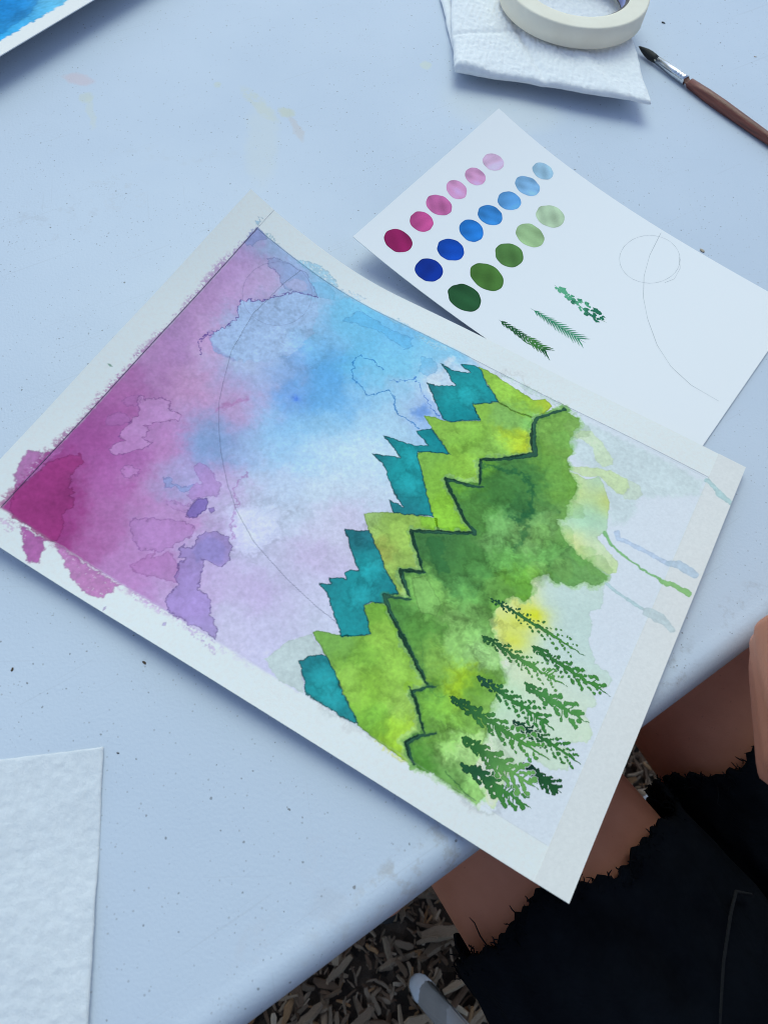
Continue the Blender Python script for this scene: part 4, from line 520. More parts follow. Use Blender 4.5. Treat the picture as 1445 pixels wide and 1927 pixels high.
# ================================================================== THE PAINTING
IN = (14.9, 289.0, 16.4, 217.6)     # window left by the masking tape, mm
def build_painting():
    root = empty('watercolour_painting', (*(P_O + P_1 * .15 + P_2 * .115), TABLE_Z + .005))
    tag(root, 'taped watercolour of pink and blue sky, teal peaks and forest, overhanging the table edge', 'painting')
    T = TRACE
    SKY = [(x, y, r + (226 - r) * m, g + (236 - g) * m, b + (246 - b) * m) for x, y, r, g, b in SKY_TINT for m in [(.02 if r > g + 80 and x < 48 else .2 if r > g + 12 and x < 95 else .34 if r > g else .12)]]
    cv = Canvas(0, PA * 1000, 0, PB * 1000, 920, 702, pig((222, 232, 243)), 3)
    X, Y = cv.X, cv.Y
    tape = (X < IN[0]) | (X > IN[1]) | (Y < IN[2]) | (Y > IN[3])
    cv.C[tape] = (.90, .875, .83); cv.C[(X > IN[1]) & tape] = (.85, .82, .78)
    # faint end wash on bare paper
    wash(cv, T['palesky'], (207, 225, 228), .8, soft=2.0, fine=1.2, rim=.0)
    # --- sky
    SX = [(p[0], p[1]) for p in T['teal1'][:6]]
    skyp = [(IN[0], IN[2]), (150, IN[2]), (185, 24), (196, 60), (190, 120), (188, 180), (172, IN[3]), (IN[0], IN[3])]
    def sky(Xw, Yw):
        return tint_field(Xw + 5.0 * cv.wx[W0] + 1.2 * cv.fx[W0], Yw + 5.0 * cv.wy[W0] + 1.2 * cv.fy[W0], SKY, 4.2, 2.4)
    W0 = cv.win(skyp, 3 + 1.0 + 0)
    wash(cv, skyp, None, 1.0, soft=1.0, fine=.3, rim=0, gran=.08, tint=sky, cloud=.08)
    # fringe where colour crept over the tape
    for nm, c, a, d in (('spill_pink1', (176, 88, 160), .9, -.5), ('spill_pink2', (176, 80, 156), .95, -.6), ('spill_pink3', (186, 100, 170), .9, -.35), ('spill_pl', (205, 160, 205), .6, .45),
                        ('spill_bl1', (165, 210, 228), .75, .2), ('spill_bl2', (150, 205, 232), .75, .1), ('spill_bl3', (180, 215, 236), .6, .45), ('spill_bl4', (165, 212, 235), .6, .4), ('spill_bl5', (180, 220, 238), .6, .4), ('spill_cor', (150, 195, 222), .75, .2),
                        ('spill_g', (190, 215, 200), .6, .4), ('spill_y', (225, 228, 140), .75, .2), ('spill_p3', (215, 190, 226), .55, .5), ('spill_p4', (195, 165, 215), .65, .5)):
        wash(cv, T[nm], c, a, soft=.5, big=.5, fine=.9, rim=.18, dry=d, gran=.15)
    wl_ = cv.win([(9, 20), (15, 216)], 1); bl = sstep(11.2, 14.6, X[wl_] + 1.6 * cv.fx[wl_] + 1.3 * cv.cl[wl_]) * (X[wl_] < IN[0]) * sstep(-.1, .7, cv.dr[wl_] + .35 + .6 * cv.cl[wl_]) * .75
    lay(cv, wl_, bl, tint_field(X[wl_], Y[wl_], SKY_TINT, 6, 2) * .92)
    wl_ = cv.win([(20, 217), (150, 221)], 1); bl = sstep(221.5, 217.8, Y[wl_] + 1.6 * cv.fx[wl_] + 1.3 * cv.cl[wl_]) * (Y[wl_] > IN[3]) * sstep(-.1, .8, cv.dr[wl_] + .2 + .8 * cv.cl[wl_]) * .55
    lay(cv, wl_, bl, tint_field(X[wl_], Y[wl_], SKY_TINT, 6, 2))
    # glazes and backruns in the sky
    wash(cv, T['bloom'], (172, 200, 240), .9, soft=.35, fine=1.4, rim=.06, gran=.14, fade=T['fadeA'])
    wash(cv, T['lobe3'], (120, 195, 236), .5, soft=.4, fine=.6, rim=.12); wash(cv, T['lobe1'], (92, 182, 234), .5, soft=.4, rim=.18, fine=1.0, big=.9); wash(cv, T['lobe2'], (104, 190, 236), .5, soft=.4, rim=.15, fine=1.0, big=.9)
    wash(cv, T['whites'], (216, 232, 246), .75, soft=1.0, fine=.9, rim=0); wash(cv, T['blue_patch'], (105, 155, 230), .75, soft=2.2, fine=1.2, rim=0)
    wash(cv, T['cor1'], (152, 172, 220), .62, soft=.25, rim=.22, fine=1.0, big=.9); wash(cv, T['corhole'], (190, 190, 228), .6, soft=.6, fine=.8, rim=.1); wash(cv, T['cor2'], (150, 162, 216), .8, soft=.25, fine=.5, rim=.12)
    brush(cv, T['crinkle1'], .3, (95, 65, 150), .9, fine=1.5, rim=0); brush(cv, T['crinkle1b'], .8, (135, 125, 195), .4, soft=.9, fine=1.2, rim=0)
    brush(cv, T['crinkle2'], .45, (160, 80, 165), .55, soft=.5, fine=1.6, rim=0); brush(cv, T['crinkle3'], 1.1, (178, 90, 160), .5, soft=1.4, fine=1.6, rim=0)
    brush(cv, T['ln1'], .3, (30, 120, 195), .85, fine=1.1, rim=0); brush(cv, T['ln2'], .25, (40, 115, 205), .8, fine=1.3, rim=0)
    wash(cv, T['mag'], (160, 38, 112), .72, soft=.2, rim=.18, cloud=.25, fine=1.0, big=.9)
    wash(cv, T['lil1'], (186, 122, 192), .6, rim=.22, fine=1.0, big=.9); wash(cv, T['lil2'], (178, 102, 174), .45, rim=.2, fine=1.0, big=.9); wash(cv, T['drop'], (198, 130, 198), .6, rim=.2, fine=1.0, big=.9)
    wash(cv, T['cl1'], (204, 146, 206), .6, rim=.24, fine=1.0, big=.9); wash(cv, T['cl2'], (176, 108, 176), .45, rim=.16, fine=1.0, big=.9); wash(cv, T['cl3'], (180, 112, 180), .4, rim=.14, fine=1.0, big=.9)
    wash(cv, T['pinkb'], (178, 128, 200), .6, rim=.14, fine=1.0, big=.9); wash(cv, T['blu1'], (140, 165, 222), .6, rim=.16, fine=1.0, big=.9); wash(cv, T['fl1'], (196, 140, 205), .5, rim=.16, fine=1.0, big=.9)
    wash(cv, T['purp'], (158, 130, 202), .72, soft=.2, rim=.28, cloud=.3, fine=1.0, big=.9); wash(cv, T['purpin'], (150, 140, 208), .6, soft=1.2, fine=.9, rim=0)
    wash(cv, T['ell1'], (124, 100, 182), .85, rim=.3, fine=.5, big=.3); wash(cv, T['ell2'], (140, 110, 188), .8, fine=.2, rim=.25)
    wash(cv, T['drop_l1'], (190, 172, 225), .8, fine=.2); wash(cv, T['drop_l2'], (190, 172, 225), .8, fine=.2); wash(cv, T['leafmark'], (90, 160, 130), .8, fine=.2)
    for nm, c, a in (('cl1', (105, 45, 120), .6), ('cl2', (125, 60, 135), .4), ('cl3', (125, 60, 135), .35), ('drop', (130, 60, 140), .5), ('lil1', (130, 70, 150), .5), ('lil2', (150, 70, 150), .45), ('pinkb', (130, 85, 165), .35), ('blu1', (90, 105, 180), .4), ('fl1', (150, 90, 170), .4), ('purp', (80, 55, 135), .65), ('ell1', (70, 45, 125), .75), ('mag', (110, 15, 80), .5), ('cor1', (95, 90, 165), .5), ('lobe1', (50, 120, 195), .4), ('lobe2', (60, 130, 200), .35)):
        brush(cv, T[nm] + [T[nm][0]], .12, c, min(a * 1.2, .85), soft=.2, fine=1.0, big=.9, rim=0, gran=.3)
    cauliflower(cv, T['crinkle2'][3][0] + 12, T['crinkle2'][3][1] + 6, 15, .14, .12, 4)
    cauliflower(cv, T['lobe1'][0][0] - 6, T['lobe1'][0][1] + 30, 11, .14, .12, 9)
    spot(cv, *[v for v in SKY_TINT if v[2:] == (104, 160, 230)][0][:2], 2.2, 2.0, (66, 120, 232), .75)
    # --- pale washes to the right of the forest
    wash(cv, T['paleleft'], (196, 214, 210), .85, fine=.6, rim=.06)
    MT = [(*p, *c) for p, c in ((T['mist'][1], (206, 226, 220)), (T['mist'][6], (204, 228, 222)), (T['mist'][11], (202, 226, 220)), (T['mist'][16], (214, 230, 214)), (T['mist'][20], (210, 232, 206)), (T['mist'][24], (206, 228, 212)), (T['mist'][26], (214, 232, 212)), (T['mist'][30], (205, 228, 180)), (T['mist'][32], (190, 222, 190)), (T['mist'][33], (226, 236, 140)))]
    wash(cv, T['mist'], None, .95, soft=.25, fine=.7, rim=.07, gran=.04, cloud=.05, tint=lambda a, b: tint_field(a, b, MT, 7, 2))
    TL = T['leafwash']
    LT = [(*TL[2], 205, 216, 110), (*TL[0], 186, 220, 206), (*TL[4], 178, 216, 196), (*TL[7], 216, 230, 190), (*TL[10], 200, 222, 170), (*TL[14], 222, 230, 150), (*TL[17], 184, 220, 200), (*TL[18], 214, 224, 110), (*TL[20], 208, 220, 120), (*TL[22], 196, 220, 170), ((TL[3][0] + TL[17][0]) / 2, (TL[3][1] + TL[17][1]) / 2, 170, 214, 192)]
    wash(cv, TL, None, .95, soft=.25, fine=.6, rim=.1, gran=.06, tint=lambda a, b: tint_field(a, b, LT, 4, 2.2))
    wash(cv, T['glaze1'], (208, 226, 196), .8, fine=.5, rim=.06); wash(cv, T['glaze2'], (202, 222, 168), .8, fine=.5, rim=.08); wash(cv, T['glaze3'], (210, 228, 208), .8, fine=.4, rim=.06)
    tb = TREES[0]; t2 = TREES[1]
    for (px, py, rx, ry, c, a) in ((tb[0][0] + 22, tb[0][1] - 4, 8, 6, (240, 236, 30), .95), (tb[0][0] + 15, tb[0][1] + 4, 9, 7, (242, 240, 90), .8), (t2[0][0] + 13, t2[0][1] - 5, 8, 5, (240, 236, 60), .85), (t2[0][0] + 7, t2[0][1] - 10, 6, 5, (242, 240, 120), .8), (t2[0][0] + 24, t2[0][1] + 6, 14, 9, (240, 240, 205), .75), (TREES[4][0][0] + 4, TREES[4][0][1] + 4, 7, 6, (226, 234, 150), .7)):
        spot(cv, px, py, rx, ry, c, a, 2.0)
    for nm, wd, c, a in (('drip_blue', 1.25, (192, 212, 238), .9), ('drip_blue_t', [1.3, 2.4, 2.6, 2.2], (184, 206, 226), .9), ('drip_teal', .9, (188, 216, 222), .95), ('drip_teal_t', [2.2, 3.0, 2.0, 1.6], (196, 214, 220), .95), ('drip_corner', [1.4, 1.3, 2.2, 1.4], (182, 214, 218), .95), ('drip_green', [1.0, .8, .6, .55, .6, .7], (128, 184, 124), .95), ('drip_green_t', [1.0, 1.5, 1.3, 1.4, 1.7], (136, 186, 120), .95)):
        brush(cv, T[nm], wd, c, a, fine=.5, rim=.08)
    # --- hills and peaks
    HT = HILL_TINT; films = []
    def ragged(ctrl, amp, sg):
        def f(a, b, _w=[None]):
            w = cv._w; return tint_field(a + amp * cv.wx[w] + .28 * amp * cv.fx[w], b + amp * cv.wy[w] + .28 * amp * cv.fy[w], ctrl, sg)
        return f
    hill = ragged(HT, 3.5, 2.9)
    for k in ('ridge1', 'ridge2', 'ridge3', 'ridge4', 'ridge5', 'ridge5b', 'ridge6'): brush(cv, T[k], 2.4, (112, 168, 72), .96, soft=.4, fine=.8, rim=0)
    for k in ('hill1', 'hill2', 'hill3', 'hill4'):
        mk = wash(cv, T[k], None, .96, soft=.2, fine=.45, rim=.22, rimw=.6, gran=.12, cloud=.05, tint=hill, grow=.35, big=.3); films.append(('painted_hill', mk))
    mass = ragged(MASS_TINT, 4.0, 2.9)
    wash(cv, T['mass'], (176, 212, 150), .45, soft=.5, big=1.5, fine=1.6, rim=.12, grow=2.2, cloud=.1)
    wash(cv, T['mass'], (140, 190, 112), .55, soft=.35, big=1.0, fine=1.3, rim=.12, grow=1.1, cloud=.1)
    wash(cv, T['mass'], None, .97, soft=.3, big=.4, fine=.9, rim=.15, gran=.16, cloud=.06, tint=mass, grow=.45)
    for i, q in enumerate(T['lobes']):
        pts = [(q[0] + 6.5 * math.cos(a) * (1 + .25 * math.sin(2.3 * a + i)), q[1] + 6.0 * math.sin(a) * (1 + .2 * math.cos(3 * a + i))) for a in np.linspace(0, 6.283, 14)[:-1]]
        wash(cv, pts, (112 + 9 * (i % 3), 164 + 6 * (i % 4), 82 + 6 * (i % 3)), .32, soft=.9 if i % 2 else .35, big=1.2, fine=.7, rim=.14, cloud=.3)
    wash(cv, T['box1'], (128, 176, 96), .75, fine=.5, rim=.3, cloud=.3)
    wash(cv, T['darkp'], (50, 104, 62), .7, soft=.9, fine=1.4, rim=.1, cloud=.3)
    for i, q in enumerate(T['blooms']): cauliflower(cv, q[0], q[1], (10, 7.5, 9, 12, 7)[i % 5], (.42, .3, .36)[i % 3], .2, 40 + i)
    brush(cv, T['arc1'], [.4, 1.0, 1.3, 1.3, 1.5, 1.6, 1.5, 1.8, .9], (38, 96, 62), .8, soft=1.3, fine=2.2, rim=0); brush(cv, T['arc2'], [1.0, 1.4, 1.2, .5], (48, 106, 64), .7, soft=1.4, fine=2.2, rim=0)
    brush(cv, T['seam1'], .16, (60, 115, 66), .6, soft=.2, fine=.8, rim=0); brush(cv, T['seam2'], .25, (40, 92, 56), .8, soft=.2, fine=.6, rim=0)
    for i, q in enumerate(T['hblooms']): cauliflower(cv, q[0], q[1], (8.5, 7, 10)[i % 3], .18, .12, 90 + i)
    for k in ('teal1', 'teal2', 'teal3', 'teal4'):
        c0 = np.mean(T[k], 0); TT = [(*T[k][0], 3, 112, 122), (*T[k][len(T[k]) // 2], 1, 150, 157), (*c0, 1, 164, 170), (*T[k][len(T[k]) // 4], 2, 130, 138), (*T[k][3 * len(T[k]) // 4], 2, 124, 134), (c0[0] + 6, c0[1] + 5, 1, 146, 152)]
        mk = wash(cv, T[k], None, .97, soft=.18, fine=.6, rim=.5, rimw=.65, gran=.12, cloud=.09, big=.3, tint=lambda a, b: tint_field(a, b, TT, 4, 2)); films.append(('teal_peak', mk))
    for i, q in enumerate(T['tbloom']): cauliflower(cv, q[0], q[1], 6.5, .25, .15, 130 + i)
    brush(cv, T['ln2'][-3:], .3, (40, 100, 200), .5, fine=1.0, rim=0)
    # --- dark ridge strokes
    rid = np.zeros(X.shape, bool)
    for k, wd in (('ridge1', [.9, .8, .9, 1.3, 1.5, 1.5, 1.2, 1.0, .9, .8, .6]), ('ridge2', [.5, .8, .9, .9, 1.0, .9, .9, .9, .9, 1.0, .9, .9, .7, .5]), ('ridge3', [.5, .9, 1.0, 1.1, 1.0, .5]), ('ridge4', [.5, .8, .9, 1.0, 1.1, 1.0, .9, .6]), ('ridge5', [.4, .7, .8, .2]), ('ridge5b', [.6, .8, .5]), ('ridge6', [.4, .8, .9, .9, .5])):
        brush(cv, T[k], [v * 2.3 for v in wd], (80, 130, 76), .35, soft=.5, fine=1.2, rim=.15)
        mk = brush(cv, T[k], [v * 1.05 for v in wd], (42, 88, 74), .93, soft=.2, fine=.55, rim=.3, gran=.14); rid |= mk
    # pencil under the paint
    brush(cv, T['arc'], .14, (80, 85, 115), .65, soft=.16, fine=.15, rim=0, gran=0); brush(cv, T['circle'], .1, (90, 90, 140), .5, soft=.15, fine=.2, rim=0, gran=0)
    # colour that pooled along the tape
    for a, b, c, al, k in (((14.9, 16.4), (14.9, 217), (95, 55, 110), .75, .16), ((14.9, 217.3), (70, 217.4), (120, 50, 110), .6, .12), ((70, 217.4), (125, 217.3), (165, 130, 190), .5, .12), ((14.9, 16.6), (70, 16.8), (70, 120, 175), .65, .14), ((70, 16.8), (140, 17), (130, 180, 205), .5, .12), ((140, 17), (288, 17.6), (150, 180, 190), .4, .1), ((176, 217.2), (288, 217.4), (170, 178, 178), .4, .1)):
        brush(cv, [a, ((a[0] + b[0]) / 2, (a[1] + b[1]) / 2), b], k, c, al, soft=.22, fine=.1, rim=0)
    # paper tooth catches pigment
    tooth = fbm(cv.ny, cv.nx, 3.2, 61, 2); cv.C *= (1 + .03 * tooth[..., None])
    np.clip(cv.C, .003, .88, out=cv.C)
    link('paper_sheet', sheet_mesh('paper_sheet', cv, P_GEO, .00055), M_PAPER, root)
    ix = lambda mm: int(round(mm / cv.dx)); iy = lambda mm: int(round(mm / cv.dy))
    for r, off in (((0, cv.nx, 0, iy(IN[2]) + 1), .00018), ((0, cv.nx, iy(IN[3]), cv.ny), .00018), ((0, ix(IN[0]) + 1, 0, cv.ny), .0004), ((ix(IN[1]), cv.nx, 0, cv.ny), .0004)):
        link('masking_tape_strip', sheet_mesh('masking_tape_strip', cv, P_GEO, .00016, (.66, .65, .62), r, off), M_TAPE, root)
    for nm, mk in films + [('ridge_stroke', rid)]:
        mk = mk & ~tape
        me = cells_mesh(nm, cv, mk, P_GEO, .00004)
        if me: link(nm, me, M_PAPER, root)
    # --- fir trees, painted last with the tip of the brush
    xs = [p[0] for t in TREES for p in t]; ys = [p[1] for t in TREES for p in t]
    x0, x1, y0, y1 = min(xs) - 6, max(xs) + 5, min(ys) - 7, max(ys) + 7
    tv = Canvas(x0, x1, y0, y1, int((x1 - x0) / .17), int((y1 - y0) / .17), pig((70, 130, 70)), 9)
    rng = random.Random(21)
    spec = [  # spread mm, blobs, blob size, dark tip, light end, solid
        (4.6, 46, .62, (36, 84, 58), (78, 140, 66), .35), (5.0, 46, .72, (40, 88, 52), (92, 152, 78), .45), (4.6, 40, .85, (50, 108, 58), (70, 136, 64), .55), (5.2, 26, 1.15, (60, 118, 66), (82, 148, 78), 1.1), (5.2, 50, .8, (32, 80, 60), (60, 128, 62), .5),
        (5.6, 48, 1.0, (34, 84, 52), (84, 150, 72), .9), (4.6, 52, .72, (22, 66, 50), (60, 126, 58), .4), (6.0, 44, 1.05, (48, 104, 54), (110, 168, 92), .9), (5.4, 34, 1.05, (34, 84, 56), (66, 130, 64), 1.0), (3.4, 40, .75, (12, 44, 40), (34, 84, 50), .5)]
    taken = np.zeros(tv.X.shape, bool)
    for (tip, base), (spread, nb, bs, cd, clr, solid) in zip(TREES, spec):
        tip = np.array(tip); base = np.array(base); ax = base - tip; Ln = np.hypot(*ax); ax /= Ln; pr = np.array([-ax[1], ax[0]])
        mask = np.zeros(tv.X.shape, bool); bow = rng.uniform(-.02, .02) * Ln
        sp = [tip + ax * Ln * t + pr * bow * math.sin(math.pi * t) for t in np.linspace(0, 1, 8)]
        tk = [.2, .5, .62 + solid * .4, .66 + solid * .55, .66 + solid * .45, .66, .6, .18]
        w = tv.win(sp, 3); Xw, Yw = tv.warped(w, .25, .5); mask[w] |= line_d(Xw, Yw, sp, tk) < 0
        nb = int(nb * 1.25)
        for k in range(nb):
            t = (k + rng.random()) / nb * .86 + .02; side = 1 if k % 2 else -1
            prof = spread * min(1, .22 + 1.1 * t) * (1 if t < .75 else .75)
            dist = prof * (.15 + .95 * ((k * .618) % 1.0)); c = tip + ax * (Ln * t + dist * .45) + pr * (bow * math.sin(math.pi * t) + side * dist)
            s = bs * rng.uniform(.8, 1.35); an = math.atan2(ax[1], ax[0]) + side * rng.uniform(-.2, 1.3); el = rng.uniform(1.0, 1.5)
            pts = []
            for q in range(9):
                a = 2 * math.pi * q / 9; rr = s * rng.uniform(.72, 1.2); px, py = rr * el * math.cos(a), rr * math.sin(a)
                pts.append((c[0] + px * math.cos(an) - py * math.sin(an), c[1] + px * math.sin(an) + py * math.cos(an)))
            w = tv.win(pts, 1.5)
            if w:
                Xw, Yw = tv.warped(w, 0, .35); mask[w] |= poly_sd(Xw, Yw, pts) < 0
            if rng.random() < .15 + .35 * solid and solid > .4:
                w = tv.win([sp[0], tuple(c)], 3); st = tip + ax * Ln * t
                Xw, Yw = tv.warped(w, 0, .3); mask[w] |= line_d(Xw, Yw, [tuple(st), tuple(c)], [.45, .25]) < 0
        tt = np.clip(((tv.X - tip[0]) * ax[0] + (tv.Y - tip[1]) * ax[1]) / Ln, 0, 1) + .25 * tv.cl
        tt = sstep(.05, .75, tt)[..., None]; colr = pig(cd) * (1 - tt) + pig(clr) * tt
        # dark drying rims by counting neighbours
        nb_ = np.zeros(mask.shape, np.float32); mf = mask.astype(np.float32)
        for dj in (-2, -1, 0, 1, 2):
            for di in (-2, -1, 0, 1, 2): nb_ += np.roll(np.roll(mf, dj, 0), di, 1)
        rimf = sstep(25.5, 14, nb_)[..., None]
        colr = colr * (1 - .35 * rimf) * (1 + .12 * tv.gr[..., None])
        mask &= ~taken; taken |= mask
        tv.C[mask] = colr[mask]
        me = cells_mesh('painted_fir_tree', tv, mask, P_GEO, .00008)
        if me: link('painted_fir_tree', me, M_PAINTFILM, root)
build_painting()

# ================================================================== SWATCH CARD
def build_card():
    root = empty('swatch_card', (*(C_O + C_1 * .11 + C_2 * .07), TABLE_Z))
    tag(root, 'white paint swatch card with pink, blue and green dots, partly under the painting', 'card')
    cv = Canvas(0, CA * 1000, 0, CB * 1000, 130, 90, pig((232, 240, 248)), 5)
    link('card_sheet', sheet_mesh('card_sheet', cv, C_GEO, .0004, (.76, .77, .78)), M_CARD, root)
    rng = np.random.default_rng(8)
    for (x, y, rx, ry, r, g, b) in SWATCH:
        nr, na = 16, 56; th = np.linspace(0, 2 * np.pi, na, endpoint=False)
        out = 1 + sum(rng.uniform(-.032, .032) / (k - 1) ** .7 * np.cos(k * th + rng.uniform(0, 6.28)) for k in range(2, 12))
        rad = np.linspace(0.0, 1, nr) ** .8; j1, j3 = rng.uniform(1.0, 1.12, 2); j2 = rng.uniform(-1, 1)
        X = x + rad[:, None] * (rx * j1 * out * np.cos(th) + .08 * j2 * rx * np.sin(th))[None, :]; Y = y + rad[:, None] * (ry * j3 * out * np.sin(th))[None, :]
        base = pig((r, g, b), True); ph = rng.uniform(0, 6.28); k1, k2 = rng.uniform(.5, 1.2, 2)
        ca, sa = math.cos(ph), math.sin(ph); g1 = ((X - x) / rx * ca + (Y - y) / ry * sa); g2 = (-(X - x) / rx * sa + (Y - y) / ry * ca)
        bl = 1 + .15 * np.sin(g1 * 2.1 + ph) + .16 * np.sin(g2 * 4 * k1 + 2 * g1 + ph * 2) * np.sin(g1 * 3.0 + 1) + rng.normal(0, .02, X.shape)
        rim = np.exp(-((rad[:, None] - .975) / .028) ** 2); dark = .42 if (r + g + b) < 420 else .22
        f = bl * (1 - dark * rim); C = np.clip(base[None, None, :] ** (1 / np.clip(f, .45, 1.6))[..., None] if False else base * f[..., None], .003, .88)
        P = sheet_xyz(X, Y, *C_GEO, .00005)
        me = mesh_np('paint_swatch', P.reshape(-1, 3), grid_faces(nr, na, True)[:, ::-1], C.reshape(-1, 3)); link('paint_swatch', me, M_PAINTFILM, root)
    # three little fir studies
    sk = SKETCH; allp = [p for k in 'abc' for p in sk[k]]; a = np.array(allp)
    tv = Canvas(a[:, 0].min() - 8, a[:, 0].max() + 8, a[:, 1].min() - 8, a[:, 1].max() + 8, 520, 480, pig((50, 110, 70)), 31)
    r2 = random.Random(4); taken = np.zeros(tv.X.shape, bool)
    for k, c1, c2 in (('a', (34, 86, 52), (60, 120, 60)), ('b', (38, 120, 92), (60, 145, 112)), ('c', (36, 110, 88), (92, 172, 140))):
        pts = np.array(sk[k]); tip, base = pts[0], pts[-1]; ax = base - tip; Ln = np.hypot(*ax); ax /= Ln; pr = np.array([-ax[1], ax[0]]); mask = np.zeros(tv.X.shape, bool)
        def ln(P, W, fine=.15):
            w = tv.win(P, 2)
            if w: X, Y = tv.warped(w, 0, fine); mask[w] |= line_d(X, Y, P, W) < 0
        spine = [tuple(p) for p in pts]
        ln(spine, [.12] + [.35 if k != 'b' else .28] * (len(spine) - 2) + [.12])
        if k == 'b':
            for i in range(14):
                t = .08 + .84 * i / 14; s0 = tip + ax * Ln * t; lg = 3.0 + 5.0 * math.sin(min(1, t * 1.15) * 1.6)
                for sd in (1, -1):
                    an = .62; d = ax * math.cos(an) + pr * sd * math.sin(an); e = s0 + d * lg * r2.uniform(.8, 1.1); ln([tuple(s0), tuple((s0 + e) / 2 + ax * .3), tuple(e)], [.55, .45, .15])
        elif k == 'a':
            for i in range(13):
                t = .06 + .84 * i / 12; s0 = tip + ax * Ln * t
                for sd in (1, -1):
                    d = ax * math.cos(.55) + pr * sd * math.sin(.55); e = s0 + d * r2.uniform(4.6, 6.4) * (.6 + .8 * t); ln([tuple(s0), tuple((s0 + e) / 2), tuple(e)], [.6, .6, .2], .3)
        else:
            for i in range(62):
                t = .05 + .85 * r2.random(); s0 = tip + ax * Ln * t + pr * r2.uniform(-1, 1) * (1.2 + 4.0 * t * (1 if t < .8 else .7)); e = s0 + ax * r2.uniform(.5, 1.6) + pr * r2.uniform(-.6, .6)
                ln([tuple(s0), tuple(e)], [r2.uniform(.7, 1.2), r2.uniform(.5, .9)], .6)
        tt = sstep(-.2, .4, tv.cl + .3 * tv.gr)[..., None]; mask &= ~taken; taken |= mask
        tv.C[mask] = (pig(c1) * (1 - tt) + pig(c2) * tt)[mask]
        me = cells_mesh('painted_fir_study', tv, mask, C_GEO, .00005)
        if me: link('painted_fir_study', me, M_PAINTFILM, root)
    pm = simple_mat('pencil_graphite', (.40, .41, .43), (.52, .53, .55), 900, .5)
    def pencil(pts, wd):
        p = np.array(pts); d = np.gradient(p, axis=0); n = np.stack([-d[:, 1], d[:, 0]], -1); n /= np.linalg.norm(n, axis=1)[:, None] + 1e-9
        tt = np.linspace(0, len(p) - 1, len(p) * 8); q = np.stack([np.interp(tt, range(len(p)), p[:, i]) for i in (0, 1)], -1); nn = np.stack([np.interp(tt, range(len(p)), n[:, i]) for i in (0, 1)], -1)
        wv = wd * (1 + .3 * np.sin(tt * 3.1))[:, None]
        E = np.stack([q - nn * wv, q + nn * wv], 1).reshape(-1, 2)
        P = sheet_xyz(E[:, 0], E[:, 1], *C_GEO, .00004); link('pencil_line', mesh_np('pencil_line', P, grid_faces(len(q), 2)[:, ::-1]), pm, root)
    pencil(sk['pc'], .10); pencil(sk['arc'], .12); pencil(sk['arc2'], .10)
build_card()

# ================================================================== SECOND PAINTING, mostly outside the frame
def build_second():
    d1 = np.array([.417, .909]); d1 /= np.linalg.norm(d1); d2 = np.array([-d1[1], d1[0]])
    O = np.array([-.272, .4748]) - d1 * .14
    def zf(U, V): return 0.0015 + .015 * np.clip(1 - V / .13, 0, None) ** 2
    geo = (O, d1, d2, zf)
    root = empty('blue_painting', (*(O + d1 * .14 + d2 * .1), TABLE_Z)); tag(root, 'bright blue watercolour with a white border, curled up at the far corner of the table', 'painting')
    cv = Canvas(0, 290, 0, 220, 290, 220, pig((232, 236, 238)), 71)
    def tf(a, b): return tint_field(a, b, [(140, 18, 70, 175, 232), (165, 22, 95, 190, 236), (150, 40, 30, 140, 215), (120, 25, 40, 160, 226), (190, 30, 120, 200, 238), (100, 60, 60, 170, 228), (180, 80, 40, 130, 210), (60, 120, 90, 190, 235), (220, 150, 50, 150, 220)], 6, 2)
    wash(cv, [(13, 16), (277, 16), (277, 206), (13, 206)], None, 1, soft=.6, fine=1.2, rim=.1, cloud=.3, tint=tf)
    wash(cv, [(120, 22), (150, 26), (175, 40), (160, 60), (120, 50), (100, 35)], (28, 130, 205), .6, soft=.5, fine=1.2, rim=.25, cloud=.3)
    link('paper_sheet', sheet_mesh('paper_sheet', cv, geo, .0006), M_PAPER, root)
build_second()

# ================================================================== PAPER TOWELS
def towel_mat(name, c1, c2):
    m, ns, ls, b = new_mat(name); tc = ns.new('ShaderNodeTexCoord')
    n = noise_tex(ns, ls, tc.outputs['Object'], 250, 5, .7); r = ramp(ns, ls, n.outputs[0], [(.3, c1), (.7, c2)]); ls.new(r.outputs[0], b.inputs['Base Color'])
    b.inputs['Roughness'].default_value = .95; b.inputs['Specular IOR Level'].default_value = .1
    n2 = noise_tex(ns, ls, tc.outputs['Object'], 1300, 3, .7); bump(ns, ls, n2.outputs[0], .8, .0003, b); return m
M_TOWEL = towel_mat('paper_towel_tissue', (.84, .845, .85), (.92, .922, .925)); M_TOWEL_DAMP = towel_mat('thin_grey_tissue', (.66, .685, .72), (.75, .77, .80))
def emboss(nr, nc, pitch, amp, seed, ang=.4):
    j, i = np.meshgrid(np.arange(nr), np.arange(nc), indexing='ij'); x = i * math.cos(ang) + j * math.sin(ang); y = -i * math.sin(ang) + j * math.cos(ang)
    w1 = fbm(nr, nc, 8, seed, 3); w2 = fbm(nr, nc, 3.4, seed + 1, 3, .7, 1.0); w3 = fbm(nr, nc, 60, seed + 2, 3)
    d = np.sin((x + 3 * w1) / pitch * 6.283) * np.sin((y + 3 * w1) / (pitch * 1.6) * 6.283 + np.floor(x / pitch) * 0.8)
    return amp * (.55 * d + .7 * w2 + .3 * w1), w3
